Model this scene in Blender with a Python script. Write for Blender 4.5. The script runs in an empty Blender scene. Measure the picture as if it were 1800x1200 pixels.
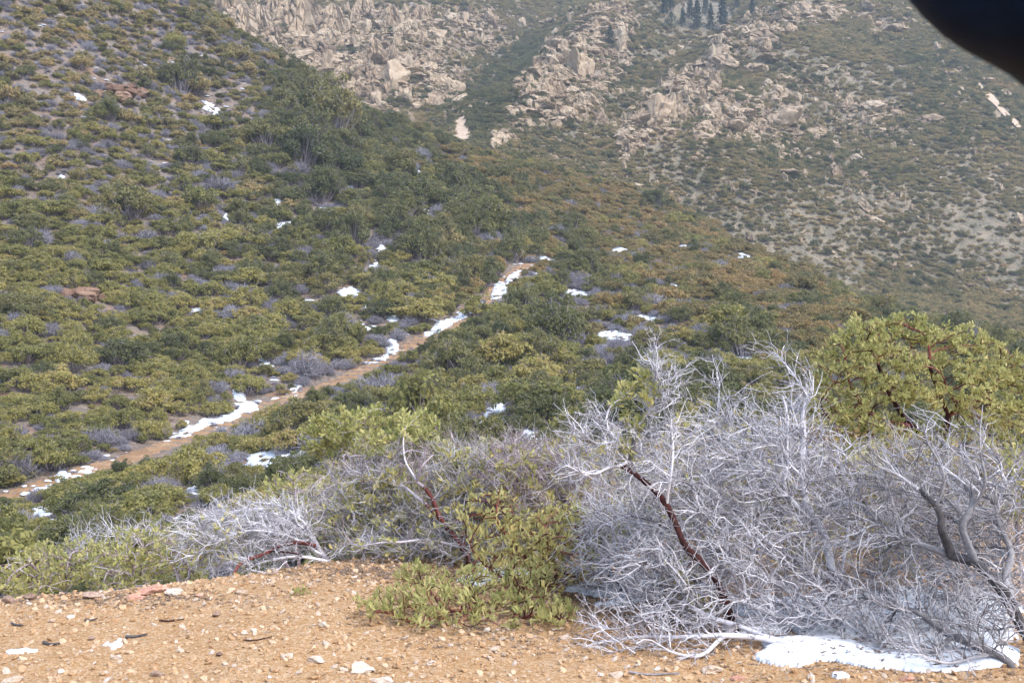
import bpy, math, random
import numpy as np
from mathutils import Vector

rng = np.random.default_rng(11)
random.seed(5)
scene = bpy.context.scene
COL = scene.collection
PI = math.pi

# ------------------------------------------------------------------ camera
F = 1930.0                      # focal length in pixels of the 1800 wide frame
PITCH = math.radians(-2.0)
cp, sp = math.cos(PITCH), math.sin(PITCH)
cam_d = bpy.data.cameras.new('camera')
cam_d.sensor_width = 36.0
cam_d.lens = 36.0 * F / 1800.0
cam_d.clip_start = 0.05
cam_d.clip_end = 6000
cam_d.dof.use_dof = True
cam_d.dof.focus_distance = 30.0
cam_d.dof.aperture_fstop = 13.0
cam = bpy.data.objects.new('camera', cam_d)
cam.rotation_euler = (PI / 2 + PITCH, 0, 0)
COL.objects.link(cam)
scene.camera = cam


def ray(px, py):
    """slopes (u = X/Y, t = Z/Y) of the sight line through a pixel"""
    px = np.asarray(px, float); py = np.asarray(py, float)
    cx = (px - 900) / F; cy = (600 - py) / F
    dy = cp - cy * sp
    dz = sp + cy * cp
    return cx / dy, dz / dy


def proj(X, Y, Z):
    f = Y * cp + Z * sp
    up = -Y * sp + Z * cp
    return 900 + F * X / f, 600 - F * up / f


def W(px, py, Y):
    u, t = ray(px, py)
    return np.array([float(u) * Y, Y, float(t) * Y])

# ------------------------------------------------------------------ noise
def _hash(ix, iy, iz, s):
    n = (ix.astype(np.int64) * 374761393 + iy.astype(np.int64) * 668265263 + iz.astype(np.int64) * 2147483647 + s * 1274126177) & 0xffffffff
    n = ((n ^ (n >> 13)) * 1274126177) & 0xffffffff
    n = (n ^ (n >> 16)) & 0xffffffff
    return n / 4294967295.0


def vnoise(x, y, s=0, z=None):
    x = np.asarray(x, float); y = np.asarray(y, float)
    z = np.zeros_like(x) if z is None else np.asarray(z, float)
    ix = np.floor(x); iy = np.floor(y); iz = np.floor(z)
    fx = x - ix; fy = y - iy; fz = z - iz
    fx = fx * fx * (3 - 2 * fx); fy = fy * fy * (3 - 2 * fy); fz = fz * fz * (3 - 2 * fz)
    r = 0
    for dx in (0, 1):
        for dy in (0, 1):
            for dz in (0, 1):
                w = (fx if dx else 1 - fx) * (fy if dy else 1 - fy) * (fz if dz else 1 - fz)
                r = r + w * _hash(ix + dx, iy + dy, iz + dz, s)
    return r * 2 - 1


def vnoise2(x, y, s=0):
    ix = np.floor(x); iy = np.floor(y)
    fx = x - ix; fy = y - iy
    fx = fx * fx * (3 - 2 * fx); fy = fy * fy * (3 - 2 * fy)
    zz = np.zeros_like(ix)
    a = _hash(ix, iy, zz, s); b = _hash(ix + 1, iy, zz, s)
    c = _hash(ix, iy + 1, zz, s); d = _hash(ix + 1, iy + 1, zz, s)
    return (a + (b - a) * fx + (c - a) * fy + (a - b - c + d) * fx * fy) * 2 - 1


def fbm(x, y, octv=4, s=0, gain=.5):
    r = 0; a = 1; tot = 0
    for k in range(octv):
        r = r + a * vnoise2(x * 2 ** k + 17.3 * k, y * 2 ** k - 9.1 * k, s + k)
        tot += a; a *= gain
    return r / tot


def ridged(x, y, octv=4, s=0):
    r = 0; a = 1; tot = 0
    for k in range(octv):
        r = r + a * (1 - np.abs(vnoise2(x * 2 ** k + 7.3 * k, y * 2 ** k + 3.7 * k, s + k)))
        tot += a; a *= .5
    return r / tot


def smooth(a, b, x):
    k = np.clip((x - a) / (b - a), 0, 1)
    return k * k * (3 - 2 * k)

# ------------------------------------------------------------------ terrain control points
CU, CV, CT = [], [], []


def cpt(px, py, Y):
    u, t = ray(px, py)
    CU.append(float(u)); CV.append(math.log(Y)); CT.append(float(t))


def cpz(px, Y, z):
    CU.append((px - 900) / F); CV.append(math.log(Y)); CT.append(z / Y)


# the ledge the camera stands on, then the drop behind it
for px, prof in {
    -600: [(1.5, -1.6), (4, -1.72), (5.6, -1.85), (8, -2.9), (14, -5.6), (22, -8)],
    0: [(1.5, -1.57), (3, -1.58), (4.6, -1.6), (6, -1.625), (6.6, -1.80), (8, -2.45), (11, -3.8), (15, -5.4), (22, -7.8)],
    300: [(1.5, -1.57), (3, -1.58), (4.6, -1.59), (6.2, -1.62), (6.9, -1.82), (8.2, -2.4), (11, -3.6), (16, -5.4), (24, -7.4)],
    600: [(1.5, -1.57), (3, -1.58), (4.6, -1.59), (6.6, -1.58), (7.3, -1.75), (8.6, -2.2), (11, -3.0), (16, -4.6), (25, -6.5)],
    900: [(1.5, -1.57), (3, -1.58), (4.6, -1.6), (6, -1.6), (8, -1.8), (11, -2.6), (16, -4.2), (25, -6.0)],
    1300: [(1.5, -1.57), (3, -1.58), (4.6, -1.6), (6, -1.63), (8, -1.75), (11, -2.4), (16, -3.9), (25, -5.6)],
    1800: [(1.5, -1.57), (3, -1.58), (4.6, -1.6), (6, -1.6), (8, -1.7), (11, -2.2), (16, -3.6), (25, -5.4)],
    2400: [(1.5, -1.57), (4, -1.58), (6, -1.55), (8, -1.6), (11, -2.0), (16, -3.4), (25, -5.2)],
}.items():
    for Y, z in prof:
        cpz(px, Y, z)
# the near hillside (pixel row at each distance); rows behind the crest fall away
HILL = {
    -300: [(62, 900), (72, 780), (88, 620), (106, 470), (126, 320), (146, 170), (166, 20), (192, -140), (240, -330), (300, -350), (350, -240)],
    0: [(30, 1055), (45, 935), (60, 870), (70, 755), (85, 600), (105, 450), (125, 300), (145, 150), (166, 5), (190, -120), (215, -215), (250, -190), (300, -60), (350, -20)],
    300: [(40, 962), (52, 885), (73, 787), (82, 700), (96, 600), (118, 450), (143, 300), (172, 150), (200, 22), (216, -28), (250, 40), (300, 90), (350, 60)],
    450: [(205, 86), (180, 180), (240, 130), (300, 150), (350, 110)],
    600: [(45, 880), (60, 805), (72, 740), (90, 660), (105, 562), (125, 452), (148, 352), (180, 250), (211, 190), (240, 222), (300, 235), (350, 212)],
    725: [(220, 235), (190, 300), (250, 270), (300, 275)],
    850: [(50, 830), (65, 760), (78, 700), (98, 602), (115, 530), (135, 452), (160, 380), (190, 320), (226, 270), (260, 295), (300, 290)],
    1000: [(66, 740), (80, 680), (100, 602), (122, 522), (147, 455), (175, 402), (210, 348), (246, 306), (290, 332), (325, 305)],
    1200: [(60, 770), (88, 640), (108, 562), (135, 502), (165, 460), (190, 430), (225, 398), (250, 372), (285, 395), (320, 372)],
    1350: [(60, 760), (88, 640), (105, 582), (130, 520), (160, 478), (190, 450), (225, 480), (270, 462), (310, 430)],
    1560: [(60, 790), (80, 690), (105, 622), (130, 580), (155, 553), (190, 580), (240, 562), (285, 525), (310, 490)],
    1800: [(60, 820), (90, 700), (130, 602), (170, 628), (220, 612), (270, 572), (310, 520)],
    2200: [(60, 880), (100, 740), (150, 700), (210, 650), (270, 580), (310, 520)],
}
for px, prof in HILL.items():
    for Y, py in prof:
        cpt(px, py, Y)
# the mountain: foot, spines and gullies
MTN = [
    (-300, 450, -300), (-300, 600, -420), (-300, 900, -520),
    (0, 450, -60), (0, 600, -200), (0, 900, -330),
    (300, 430, 40), (300, 520, -40), (300, 650, -150), (300, 900, -300),
    (400, 400, 90), (430, 480, 30), (430, 600, -60), (400, 900, -260),
    (500, 370, 160), (500, 430, 110), (500, 500, 55), (500, 560, 0), (500, 620, -90), (500, 900, -260),
    (600, 400, 165), (600, 460, 110), (600, 530, 40), (600, 610, -30), (600, 900, -260),
    (660, 390, 185), (700, 410, 130), (740, 470, 70), (780, 560, -10), (780, 900, -230),
    (760, 340, 235), (800, 400, 180), (830, 470, 120), (860, 550, 50), (900, 630, -30),
    (820, 335, 262), (850, 350, 240), (870, 430, 190), (910, 500, 135), (960, 570, 75), (1020, 650, 10), (1040, 900, -200),
    (868, 318, 258), (890, 338, 222), (920, 358, 185), (965, 395, 128), (1015, 440, 78), (1078, 500, 8), (1120, 560, -60),
    (1000, 345, 258), (1050, 400, 180), (1120, 470, 105), (1180, 540, 30),
    (1065, 335, 298), (1100, 380, 245), (1140, 440, 185), (1190, 520, 112), (1235, 600, 50), (1270, 680, -10), (1270, 900, -170),
    (1085, 325, 292), (1150, 360, 210), (1215, 405, 140), (1300, 470, 62), (1390, 545, 0), (1450, 640, -80), (1450, 900, -200),
    (1200, 330, 310), (1300, 325, 330), (1300, 370, 240), (1350, 420, 160), (1420, 480, 70), (1550, 570, -20),
    (1500, 325, 400), (1500, 360, 300), (1500, 410, 200), (1550, 470, 100), (1600, 530, 20), (1650, 640, -80), (1650, 900, -200),
    (1700, 340, 400), (1700, 375, 300), (1720, 415, 200), (1740, 465, 120), (1800, 530, 40), (1850, 640, -50), (1850, 900, -180),
    (1900, 330, 450), (1950, 380, 330), (2000, 450, 200), (2100, 560, 80), (2200, 800, -100),
    (2300, 350, 450), (2300, 450, 250), (2400, 620, 50),
]
for px, Y, py in MTN:
    cpt(px, py, Y)
CU = np.array(CU); CV = np.array(CV); CT = np.array(CT)
KC = 0.05
VS = 0.8


def _phi(du, dv):
    return np.sqrt(du * du + (dv * VS) ** 2 + KC * KC)


_n = len(CU)
_A = np.zeros((_n + 3, _n + 3))
_A[:_n, :_n] = _phi(CU[:, None] - CU[None], CV[:, None] - CV[None]) - np.eye(_n) * 0.004
_A[:_n, _n] = 1; _A[:_n, _n + 1] = CU; _A[:_n, _n + 2] = CV
_A[_n:, :_n] = _A[:_n, _n:].T
_w = np.linalg.solve(_A, np.concatenate([CT, [0, 0, 0]]))

U0, U1, NU = -0.78, 0.78, 1000
V0, V1, NV = math.log(1.5), math.log(900.0), 1500
gu = np.linspace(U0, U1, NU); gv = np.linspace(V0, V1, NV)
T = np.empty((NU, NV))
for i0 in range(0, NU, 20):
    uu = gu[i0:i0 + 20, None].repeat(NV, 1); vv = gv[None].repeat(len(uu), 0)
    acc = _w[_n] + _w[_n + 1] * uu + _w[_n + 2] * vv
    for k in range(_n):
        acc = acc + _w[k] * _phi(uu - CU[k], vv - CV[k])
    T[i0:i0 + 20] = acc
GY = np.exp(gv)[None].repeat(NU, 0)
GX = gu[:, None] * GY
Z = T * GY
MW = smooth(300, 380, GY + 0 * GX)                # how much of a spot is mountain
PXG, PYG = proj(GX, GY, Z)


def blob(px, py, cx, cy, rx, ry, ang=0):
    a = math.radians(ang)
    dx = px - cx; dy = py - cy
    x = dx * math.cos(a) + dy * math.sin(a); y = -dx * math.sin(a) + dy * math.cos(a)
    return np.exp(-((x / rx) ** 2 + (y / ry) ** 2))


# bare rock: cliffs top left, the two spines, outcrops of the right-hand face
ROCK = [(400, 10, 60, 60, 0, .9), (500, 45, 75, 60, 0, 1.2), (590, 110, 70, 70, 0, 1.0), (640, 30, 70, 50, 0, .8), (690, 150, 45, 70, 30, 1.1),
        (560, 170, 60, 30, 0, .8), (780, 170, 35, 40, 0, .9), (800, 40, 90, 60, -20, .5), (720, 40, 60, 40, 0, .5), (1080, 20, 40, 40, 0, 1.0),
        (1030, 80, 70, 40, -40, .95), (960, 150, 70, 35, -60, 1.0), (900, 225, 60, 30, -55, .9), (1060, 130, 60, 60, 0, .5), (1010, 200, 60, 50, 0, .6),
        (1340, 55, 50, 35, -20, .9), (1180, 180, 60, 30, -45, .9), (1120, 240, 60, 30, -45, .8), (1240, 170, 50, 40, 0, .6), (1410, 20, 60, 25, 0, .6),
        (1490, 20, 80, 30, 0, .55), (1570, 50, 50, 25, 0, .7), (1650, 120, 60, 30, 40, .3), (1540, 190, 120, 40, 0, .4), (1300, 220, 120, 40, 0, .4),
        (1450, 250, 200, 60, 0, .3), (880, 60, 60, 50, 0, .35),
        (1060, 70, 55, 50, 0, .7), (1010, 140, 70, 45, -50, .75), (950, 200, 60, 35, -55, .8), (1200, 170, 70, 26, -42, .9), (1140, 235, 60, 26, -45, .9), (1280, 95, 60, 24, -40, .9), (1370, 45, 70, 26, -15, .8), (740, 90, 60, 60, 30, .55), (830, 70, 70, 40, -30, .5), (1260, 230, 70, 30, -30, .55), (1350, 180, 90, 30, -20, .5)]
rockiness = np.zeros_like(Z)
for cx, cy, rx, ry, an, w in ROCK:
    rockiness += w * blob(PXG, PYG, cx, cy, rx, ry, an)
streak = fbm(GX / 9, GY / 60, 4, 301) * .6 + fbm(GX / 30, GY / 90, 3, 311) * .6
rockiness = np.clip(rockiness + np.clip(streak - .05, 0, 1) * 1.0 * blob(PXG, PYG, 1450, 200, 420, 190), 0, 1.3) * MW
# relief: gentle bumps near, ledges and ribs of rock on the mountain
near_b = smooth(9, 20, GY) * (1 - MW)
Z += (1 - smooth(7, 12, GY)) * (0.030 * fbm(GX * 1.1, GY * 1.1, 4, 3) + 0.010 * fbm(GX * 6, GY * 6, 3, 5))
Z += near_b * (0.55 * fbm(GX / 9, GY / 9, 4, 21) + 0.12 * fbm(GX / 1.7, GY / 1.7, 3, 31)) * np.clip(GY / 60, .3, 1.2)
Z += MW * (5.0 * (ridged(GX / 75 + .3, GY / 75, 3, 41) - .6) + 2.2 * fbm(GX / 22, GY / 22, 4, 51))
rk = smooth(.35, .9, rockiness + .35 * fbm(GX / 14, GY / 14, 3, 61))
Z += rk * (7.0 * (ridged(GX / 24, GY / 24, 4, 71) - .62) + 2.5 * np.abs(fbm(GX / 7, GY / 9, 3, 81)))

# the footpath: bench cut into the slope
TRAIL_PX = [(-260, 958), (-120, 915), (0, 872), (60, 862), (120, 842), (180, 822), (250, 797), (320, 772), (380, 748), (440, 724), (500, 703), (560, 683), (620, 660),
            (680, 632), (725, 607), (770, 585), (810, 560), (845, 538), (875, 508), (900, 484), (930, 463)]


def g_interp(A, u, Y):
    fu = np.clip((np.asarray(u) - U0) / (U1 - U0) * (NU - 1), 0, NU - 1.001)
    fv = np.clip((np.log(np.maximum(Y, 1.5)) - V0) / (V1 - V0) * (NV - 1), 0, NV - 1.001)
    i = fu.astype(int); j = fv.astype(int); a = fu - i; b = fv - j
    return (A[i, j] * (1 - a) * (1 - b) + A[i + 1, j] * a * (1 - b) + A[i, j + 1] * (1 - a) * b + A[i + 1, j + 1] * a * b)


def height(X, Y):
    X = np.asarray(X, float); Y = np.asarray(Y, float)
    return g_interp(Z, X / np.maximum(Y, 1.5), Y)


def hit(px, py, ymin=3.0):
    """first ground point seen through a pixel"""
    u, t = ray(px, py)
    Ys = np.exp(gv[gv > math.log(ymin)])
    zs = g_interp(Z, np.full_like(Ys, float(u)), Ys) / Ys
    k = np.nonzero(zs >= float(t))[0]
    if len(k) == 0:
        return None
    k = k[0]
    Y = Ys[k]
    if k > 0:
        d0 = zs[k - 1] - t; d1 = zs[k] - t
        Y = Ys[k - 1] + (Ys[k] - Ys[k - 1]) * (-d0) / max(d1 - d0, 1e-9)
    return np.array([float(u) * Y, Y, float(g_interp(Z, float(u), Y))])


def polyline(pts, step):
    out = []
    for a, b in zip(pts[:-1], pts[1:]):
        n = max(1, int(np.linalg.norm(b - a) / step))
        for i in range(n):
            out.append(a + (b - a) * i / n)
    out.append(pts[-1])
    return np.array(out)


def smooth_line(p, it=3):
    p = np.array(p)
    for _ in range(it):
        p[1:-1] = .25 * p[:-2] + .5 * p[1:-1] + .25 * p[2:]
    return p


_tp = [hit(a, b, 25) for a, b in TRAIL_PX]
_tp = [p for p in _tp if p is not None]
TR = smooth_line(polyline(_tp, 1.0), 12)


def bench(line, half, soft):
    """level the ground to the path's own height near the path"""
    global Z
    m = (GY > line[:, 1].min() - 6) & (GY < line[:, 1].max() + 6) & (GX > line[:, 0].min() - 6) & (GX < line[:, 0].max() + 6)
    xs = GX[m]; ys = GY[m]
    best = np.full(len(xs), 1e9); bz = np.zeros(len(xs))
    for q in line[::1]:
        d = (xs - q[0]) ** 2 + (ys - q[1]) ** 2
        k = d < best
        best[k] = d[k]; bz[k] = q[2]
    d = np.sqrt(best)
    w = 1 - smooth(half, half + soft, d)
    Z[m] = Z[m] * (1 - w) + bz * w


bench(TR, 0.9, 2.2)
PXG, PYG = proj(GX, GY, Z)
TG = Z / GY
HOR = np.maximum.accumulate(TG, axis=1)


def visible(X, Y, zt, slack=0.0):
    """is a point at height zt above the ground horizon of what stands before it"""
    u = X / Y
    Yb = Y * 0.985
    return zt / Y + slack >= g_interp(HOR, u, Yb)

# ------------------------------------------------------------------ materials
def new_mat(name):
    m = bpy.data.materials.new(name); m.use_nodes = True
    nt = m.node_tree; nt.nodes.clear()
    out = nt.nodes.new('ShaderNodeOutputMaterial')
    b = nt.nodes.new('ShaderNodeBsdfPrincipled')
    nt.links.new(b.outputs[0], out.inputs[0])
    b.inputs['Roughness'].default_value = .9
    b.inputs['Specular IOR Level'].default_value = .2
    return m, nt, b


class NB:
    """short hand for wiring nodes"""
    def __init__(s, nt): s.nt = nt
    def n(s, t, **kw):
        x = s.nt.nodes.new(t)
        for k, v in kw.items(): setattr(x, k, v)
        return x
    def l(s, a, b): s.nt.links.new(a, b)
    def noise(s, vec, scale, detail=4, rough=.55, dist=0):
        x = s.n('ShaderNodeTexNoise'); x.inputs['Scale'].default_value = scale
        x.inputs['Detail'].default_value = detail; x.inputs['Roughness'].default_value = rough
        x.inputs['Distortion'].default_value = dist
        if vec is not None: s.l(vec, x.inputs['Vector'])
        return x.outputs['Fac']
    def voro(s, vec, scale, feature='F1', out='Distance'):
        x = s.n('ShaderNodeTexVoronoi', feature=feature); x.inputs['Scale'].default_value = scale
        s.l(vec, x.inputs['Vector'])
        return x.outputs[out]
    def ramp(s, fac, stops, interp='LINEAR'):
        x = s.n('ShaderNodeValToRGB'); cr = x.color_ramp; cr.interpolation = interp
        while len(cr.elements) < len(stops): cr.elements.new(.5)
        for e, (p, c) in zip(cr.elements, stops):
            e.position = p; e.color = (*c, 1) if len(c) == 3 else c
        s.l(fac, x.inputs[0])
        return x.outputs[0]
    def mix(s, fac, a, b, blend='MIX'):
        x = s.n('ShaderNodeMix', data_type='RGBA', blend_type=blend)
        for v, i in ((fac, 0), (a, 6), (b, 7)):
            if isinstance(v, (int, float)): x.inputs[i].default_value = v
            elif isinstance(v, tuple): x.inputs[i].default_value = (*v, 1)
            else: s.l(v, x.inputs[i])
        return x.outputs[2]
    def math(s, op, a, b=None, clamp=False):
        x = s.n('ShaderNodeMath', operation=op, use_clamp=clamp)
        for v, i in ((a, 0), (b, 1)):
            if v is None: continue
            if isinstance(v, (int, float)): x.inputs[i].default_value = v
            else: s.l(v, x.inputs[i])
        return x.outputs[0]
    def bump(s, h, strength, dist, b):
        x = s.n('ShaderNodeBump'); x.inputs['Strength'].default_value = strength; x.inputs['Distance'].default_value = dist
        s.l(h, x.inputs['Height']); s.l(x.outputs[0], b.inputs['Normal'])
    def attr(s, name): 
        return s.n('ShaderNodeAttribute', attribute_name=name)


def pos(nb):
    return nb.n('ShaderNodeNewGeometry').outputs['Position']


# orange decomposed gravel of the ledge
M_gravel, nt, b = new_mat('gravel'); nb = NB(nt); P = pos(nb)
n1 = nb.noise(P, 1.3, 6, .6); n2 = nb.noise(P, 60, 5, .7)
vc = nb.n('ShaderNodeTexVoronoi'); vc.inputs['Scale'].default_value = 95; nb.l(P, vc.inputs['Vector'])
sep = nb.n('ShaderNodeSeparateColor'); nb.l(vc.outputs['Color'], sep.inputs[0])
c = nb.ramp(n1, [(.3, (.28, .172, .072)), (.52, (.345, .228, .108)), (.7, (.40, .285, .155))])
c = nb.mix(nb.ramp(n2, [(.38, (1, 1, 1)), (.55, (0, 0, 0))]), c, (.31, .16, .065))
g = nb.ramp(sep.outputs[0], [(0, (.22, .115, .048)), (.35, (.34, .205, .10)), (.7, (.43, .295, .175)), (1, (.56, .44, .33))])
c = nb.mix(.55, c, g)
nb.l(c, b.inputs['Base Color'])
hgt = nb.math('ADD', nb.math('MULTIPLY', n2, .6), nb.math('MULTIPLY', vc.outputs['Distance'], -.9))
nb.bump(hgt, .6, .009, b)

# hillside soil and litter under the shrubs
M_hill, nt, b = new_mat('hill_soil'); nb = NB(nt); P = pos(nb)
n1 = nb.noise(P, .16, 5, .6); n2 = nb.noise(P, 1.6, 5, .65); n3 = nb.noise(P, .5, 4, .6)
c = nb.ramp(n2, [(.3, (.10, .08, .07)), (.5, (.19, .15, .125)), (.66, (.29, .23, .185)), (.8, (.38, .32, .27))])
c = nb.mix(nb.ramp(n1, [(.4, (0, 0, 0)), (.62, (.8, .8, .8))]), c, (.22, .195, .175))
c = nb.mix(nb.ramp(n3, [(.52, (0, 0, 0)), (.7, (.55, .55, .55))]), c, (.30, .16, .075))
nb.l(c, b.inputs['Base Color']); nb.bump(n2, 1, .5, b)

# mountain: scrubby soil with bare granite where it is steep or rocky
M_mtn, nt, b = new_mat('mountain_rock'); nb = NB(nt); P = pos(nb)
at = nb.attr('rock').outputs['Fac']
n1 = nb.noise(P, .035, 6, .65); n2 = nb.noise(P, .22, 6, .7); n3 = nb.noise(P, .9, 5, .65)
soil = nb.ramp(n2, [(.3, (.17, .165, .12)), (.45, (.25, .225, .165)), (.58, (.37, .31, .225)), (.75, (.47, .39, .29))])
rock = nb.ramp(n3, [(.25, (.15, .11, .08)), (.42, (.28, .205, .14)), (.6, (.38, .295, .205)), (.8, (.46, .38, .28))])
rock = nb.mix(nb.ramp(n1, [(.42, (0, 0, 0)), (.62, (.7, .7, .7))]), rock, (.46, .40, .34))
geo = nb.n('ShaderNodeNewGeometry'); sx = nb.n('ShaderNodeSeparateXYZ'); nb.l(geo.outputs['Normal'], sx.inputs[0])
steep = nb.math('SUBTRACT', 1.0, sx.outputs[2])
m = nb.math('ADD', nb.math('MULTIPLY', at, 1.0), nb.math('MULTIPLY', nb.math('SUBTRACT', n2, .5), 1.5))
m = nb.math('ADD', m, nb.math('MULTIPLY', nb.math('SUBTRACT', steep, .35), .9))
fac = nb.ramp(m, [(.42, (0, 0, 0)), (.56, (1, 1, 1))])
nb.l(nb.mix(fac, soil, rock), b.inputs['Base Color'])
nb.bump(nb.math('ADD', n3, nb.math('MULTIPLY', n2, 1.5)), 1, 2.2, b)

M_trail, nt, b = new_mat('trail_dirt'); nb = NB(nt); P = pos(nb)
n1 = nb.noise(P, .6, 5, .6); n2 = nb.noise(P, 5, 5, .65)
c = nb.ramp(n1, [(.3, (.25, .15, .08)), (.55, (.36, .235, .135)), (.75, (.46, .34, .23))])
c = nb.mix(nb.ramp(n2, [(.35, (.8, .8, .8)), (.55, (0, 0, 0))]), c, (.19, .105, .055))
nb.l(c, b.inputs['Base Color']); nb.bump(n2, .8, .12, b)

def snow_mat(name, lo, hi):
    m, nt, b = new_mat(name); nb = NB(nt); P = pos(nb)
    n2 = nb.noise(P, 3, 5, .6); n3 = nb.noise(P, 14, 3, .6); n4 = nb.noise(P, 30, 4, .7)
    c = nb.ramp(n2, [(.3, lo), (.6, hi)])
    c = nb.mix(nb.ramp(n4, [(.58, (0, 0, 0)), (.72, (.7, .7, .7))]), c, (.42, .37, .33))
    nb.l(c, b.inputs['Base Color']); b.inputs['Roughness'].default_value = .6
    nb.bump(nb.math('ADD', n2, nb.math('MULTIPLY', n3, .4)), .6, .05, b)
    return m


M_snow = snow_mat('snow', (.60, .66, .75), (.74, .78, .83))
M_snowf = snow_mat('shade_tinted_snow', (.50, .57, .67), (.66, .72, .80))  # hillside copy of the snow, its shade put into a darker, bluer colour


def leaf_mat(name, stops, rnd=.5, transl=.42):
    m, nt, b = new_mat(name); nb = NB(nt)
    tint = nb.attr('tint').outputs['Fac']
    oi = nb.n('ShaderNodeObjectInfo').outputs['Random']
    f = nb.math('ADD', nb.math('MULTIPLY', tint, 1 - rnd), nb.math('MULTIPLY', oi, rnd))
    if rnd > .2:      # stands of the same age and kind lean one way in colour
        loc = nb.n('ShaderNodeObjectInfo').outputs['Location']
        f = nb.math('ADD', f, nb.math('MULTIPLY', nb.math('SUBTRACT', nb.noise(loc, .085, 3, .6), .5), 1.1), clamp=True)
    c = nb.ramp(f, stops)
    nb.l(c, b.inputs['Base Color'])
    b.inputs['Roughness'].default_value = .55
    b.inputs['Specular IOR Level'].default_value = .3
    if transl > 0:
        tr = nb.n('ShaderNodeBsdfTranslucent'); nb.l(c, tr.inputs[0])
        mx = nb.n('ShaderNodeMixShader'); mx.inputs[0].default_value = transl
        out = [n for n in nt.nodes if n.type == 'OUTPUT_MATERIAL'][0]
        nb.l(b.outputs[0], mx.inputs[1]); nb.l(tr.outputs[0], mx.inputs[2]); nb.l(mx.outputs[0], out.inputs[0])
    return m


M_olive = leaf_mat('olive_leaves', [(0, (0.124, 0.136, 0.050)), (.3, (0.224, 0.223, 0.078)), (.55, (0.310, 0.288, 0.096)), (.8, (0.391, 0.337, 0.117)), (1, (0.448, 0.334, 0.145))])
M_dark = leaf_mat('dark_leaves', [(0, (0.080, 0.096, 0.046)), (.35, (0.143, 0.156, 0.066)), (.7, (0.216, 0.207, 0.081)), (1, (0.304, 0.255, 0.101))])
M_scrub = leaf_mat('scrub_leaves', [(0, (0.174, 0.165, 0.085)), (.35, (0.275, 0.240, 0.114)), (.7, (0.385, 0.308, 0.142)), (1, (0.528, 0.371, 0.184))])
M_low = leaf_mat('low_olive_leaves', [(0, (0.140, 0.131, 0.058)), (.3, (0.230, 0.195, 0.082)), (.6, (0.317, 0.242, 0.098)), (1, (0.422, 0.282, 0.132))])
M_near = leaf_mat('manzanita_leaves', [(0, (0.185, 0.215, 0.072)), (.25, (0.308, 0.324, 0.115)), (.5, (0.425, 0.418, 0.165)), (.75, (0.530, 0.486, 0.213)), (.93, (0.591, 0.497, 0.198)), (1, (0.616, 0.392, 0.165))], rnd=.08, transl=.42)
M_pine = leaf_mat('pine_needles', [(0, (.018, .032, .022)), (.5, (.032, .050, .032)), (1, (.055, .075, .045))])


def bark(name, stops, scale=7, bumpd=.007, stretch=None):
    m, nt, b = new_mat(name); nb = NB(nt)
    tc = nb.n('ShaderNodeTexCoord').outputs['Object']
    tint = nb.attr('tint').outputs['Fac']
    n1 = nb.noise(tc, scale, 5, .6); n2 = nb.noise(tc, scale * 9, 4, .6)
    f = nb.math('ADD', nb.math('MULTIPLY', n1, .6), nb.math('ADD', nb.math('MULTIPLY', n2, .3), nb.math('MULTIPLY', nb.math('SUBTRACT', tint, .5), .5)))
    nb.l(nb.ramp(f, stops), b.inputs['Base Color'])
    b.inputs['Roughness'].default_value = .75
    nb.bump(nb.math('ADD', n2, n1), .7, bumpd, b)
    return m


M_grey = bark('weathered_grey_wood', [(.13, (.12, .105, .11)), (.30, (.30, .285, .31)), (.45, (.54, .53, .575)), (.62, (.72, .71, .76))], 8)
M_greyd = bark('dark_grey_wood', [(.15, (.045, .042, .045)), (.35, (.11, .104, .11)), (.52, (.21, .205, .215)), (.72, (.38, .37, .39))], 6, .006)
M_greym = bark('mid_grey_wood', [(.15, (.06, .055, .06)), (.34, (.155, .147, .157)), (.52, (.29, .28, .30)), (.72, (.50, .49, .52))], 7)
M_red = bark('red_bark', [(.2, (.035, .012, .012)), (.42, (.105, .030, .026)), (.6, (.18, .055, .045)), (.78, (.30, .16, .14))], 9)
M_twigp = bark('twig_bark', [(.15, (.14, .085, .085)), (.36, (.31, .245, .265)), (.55, (.45, .40, .43)), (.8, (.60, .57, .60))], 5)
M_brush = leaf_mat('brush_twigs', [(0, (0.139, 0.129, 0.145)), (.5, (0.230, 0.220, 0.255)), (1, (0.320, 0.319, 0.368))], transl=0)
M_stem = leaf_mat('shrub_stems', [(0, (0.149, 0.115, 0.114)), (.5, (0.265, 0.224, 0.240)), (1, (0.414, 0.374, 0.408))], transl=0)


def rock_mat(name, stops, sc, moss=None, bumpd=.35):
    m, nt, b = new_mat(name); nb = NB(nt)
    tc = nb.n('ShaderNodeTexCoord').outputs['Object']
    oi = nb.n('ShaderNodeObjectInfo').outputs['Random']
    n1 = nb.noise(tc, sc, 6, .65); n2 = nb.noise(tc, sc * 5, 5, .65)
    f = nb.math('ADD', nb.math('MULTIPLY', n1, .75), nb.math('ADD', nb.math('MULTIPLY', n2, .35), nb.math('MULTIPLY', nb.math('SUBTRACT', oi, .5), .3)))
    c = nb.ramp(f, stops)
    if moss:
        c = nb.mix(nb.ramp(nb.noise(tc, sc * 1.7, 4, .6), [(.56, (0, 0, 0)), (.66, (.8, .8, .8))]), c, moss)
    nb.l(c, b.inputs['Base Color'])
    nb.bump(nb.math('ADD', n1, nb.math('MULTIPLY', n2, .6)), .9, bumpd, b)
    return m


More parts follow.
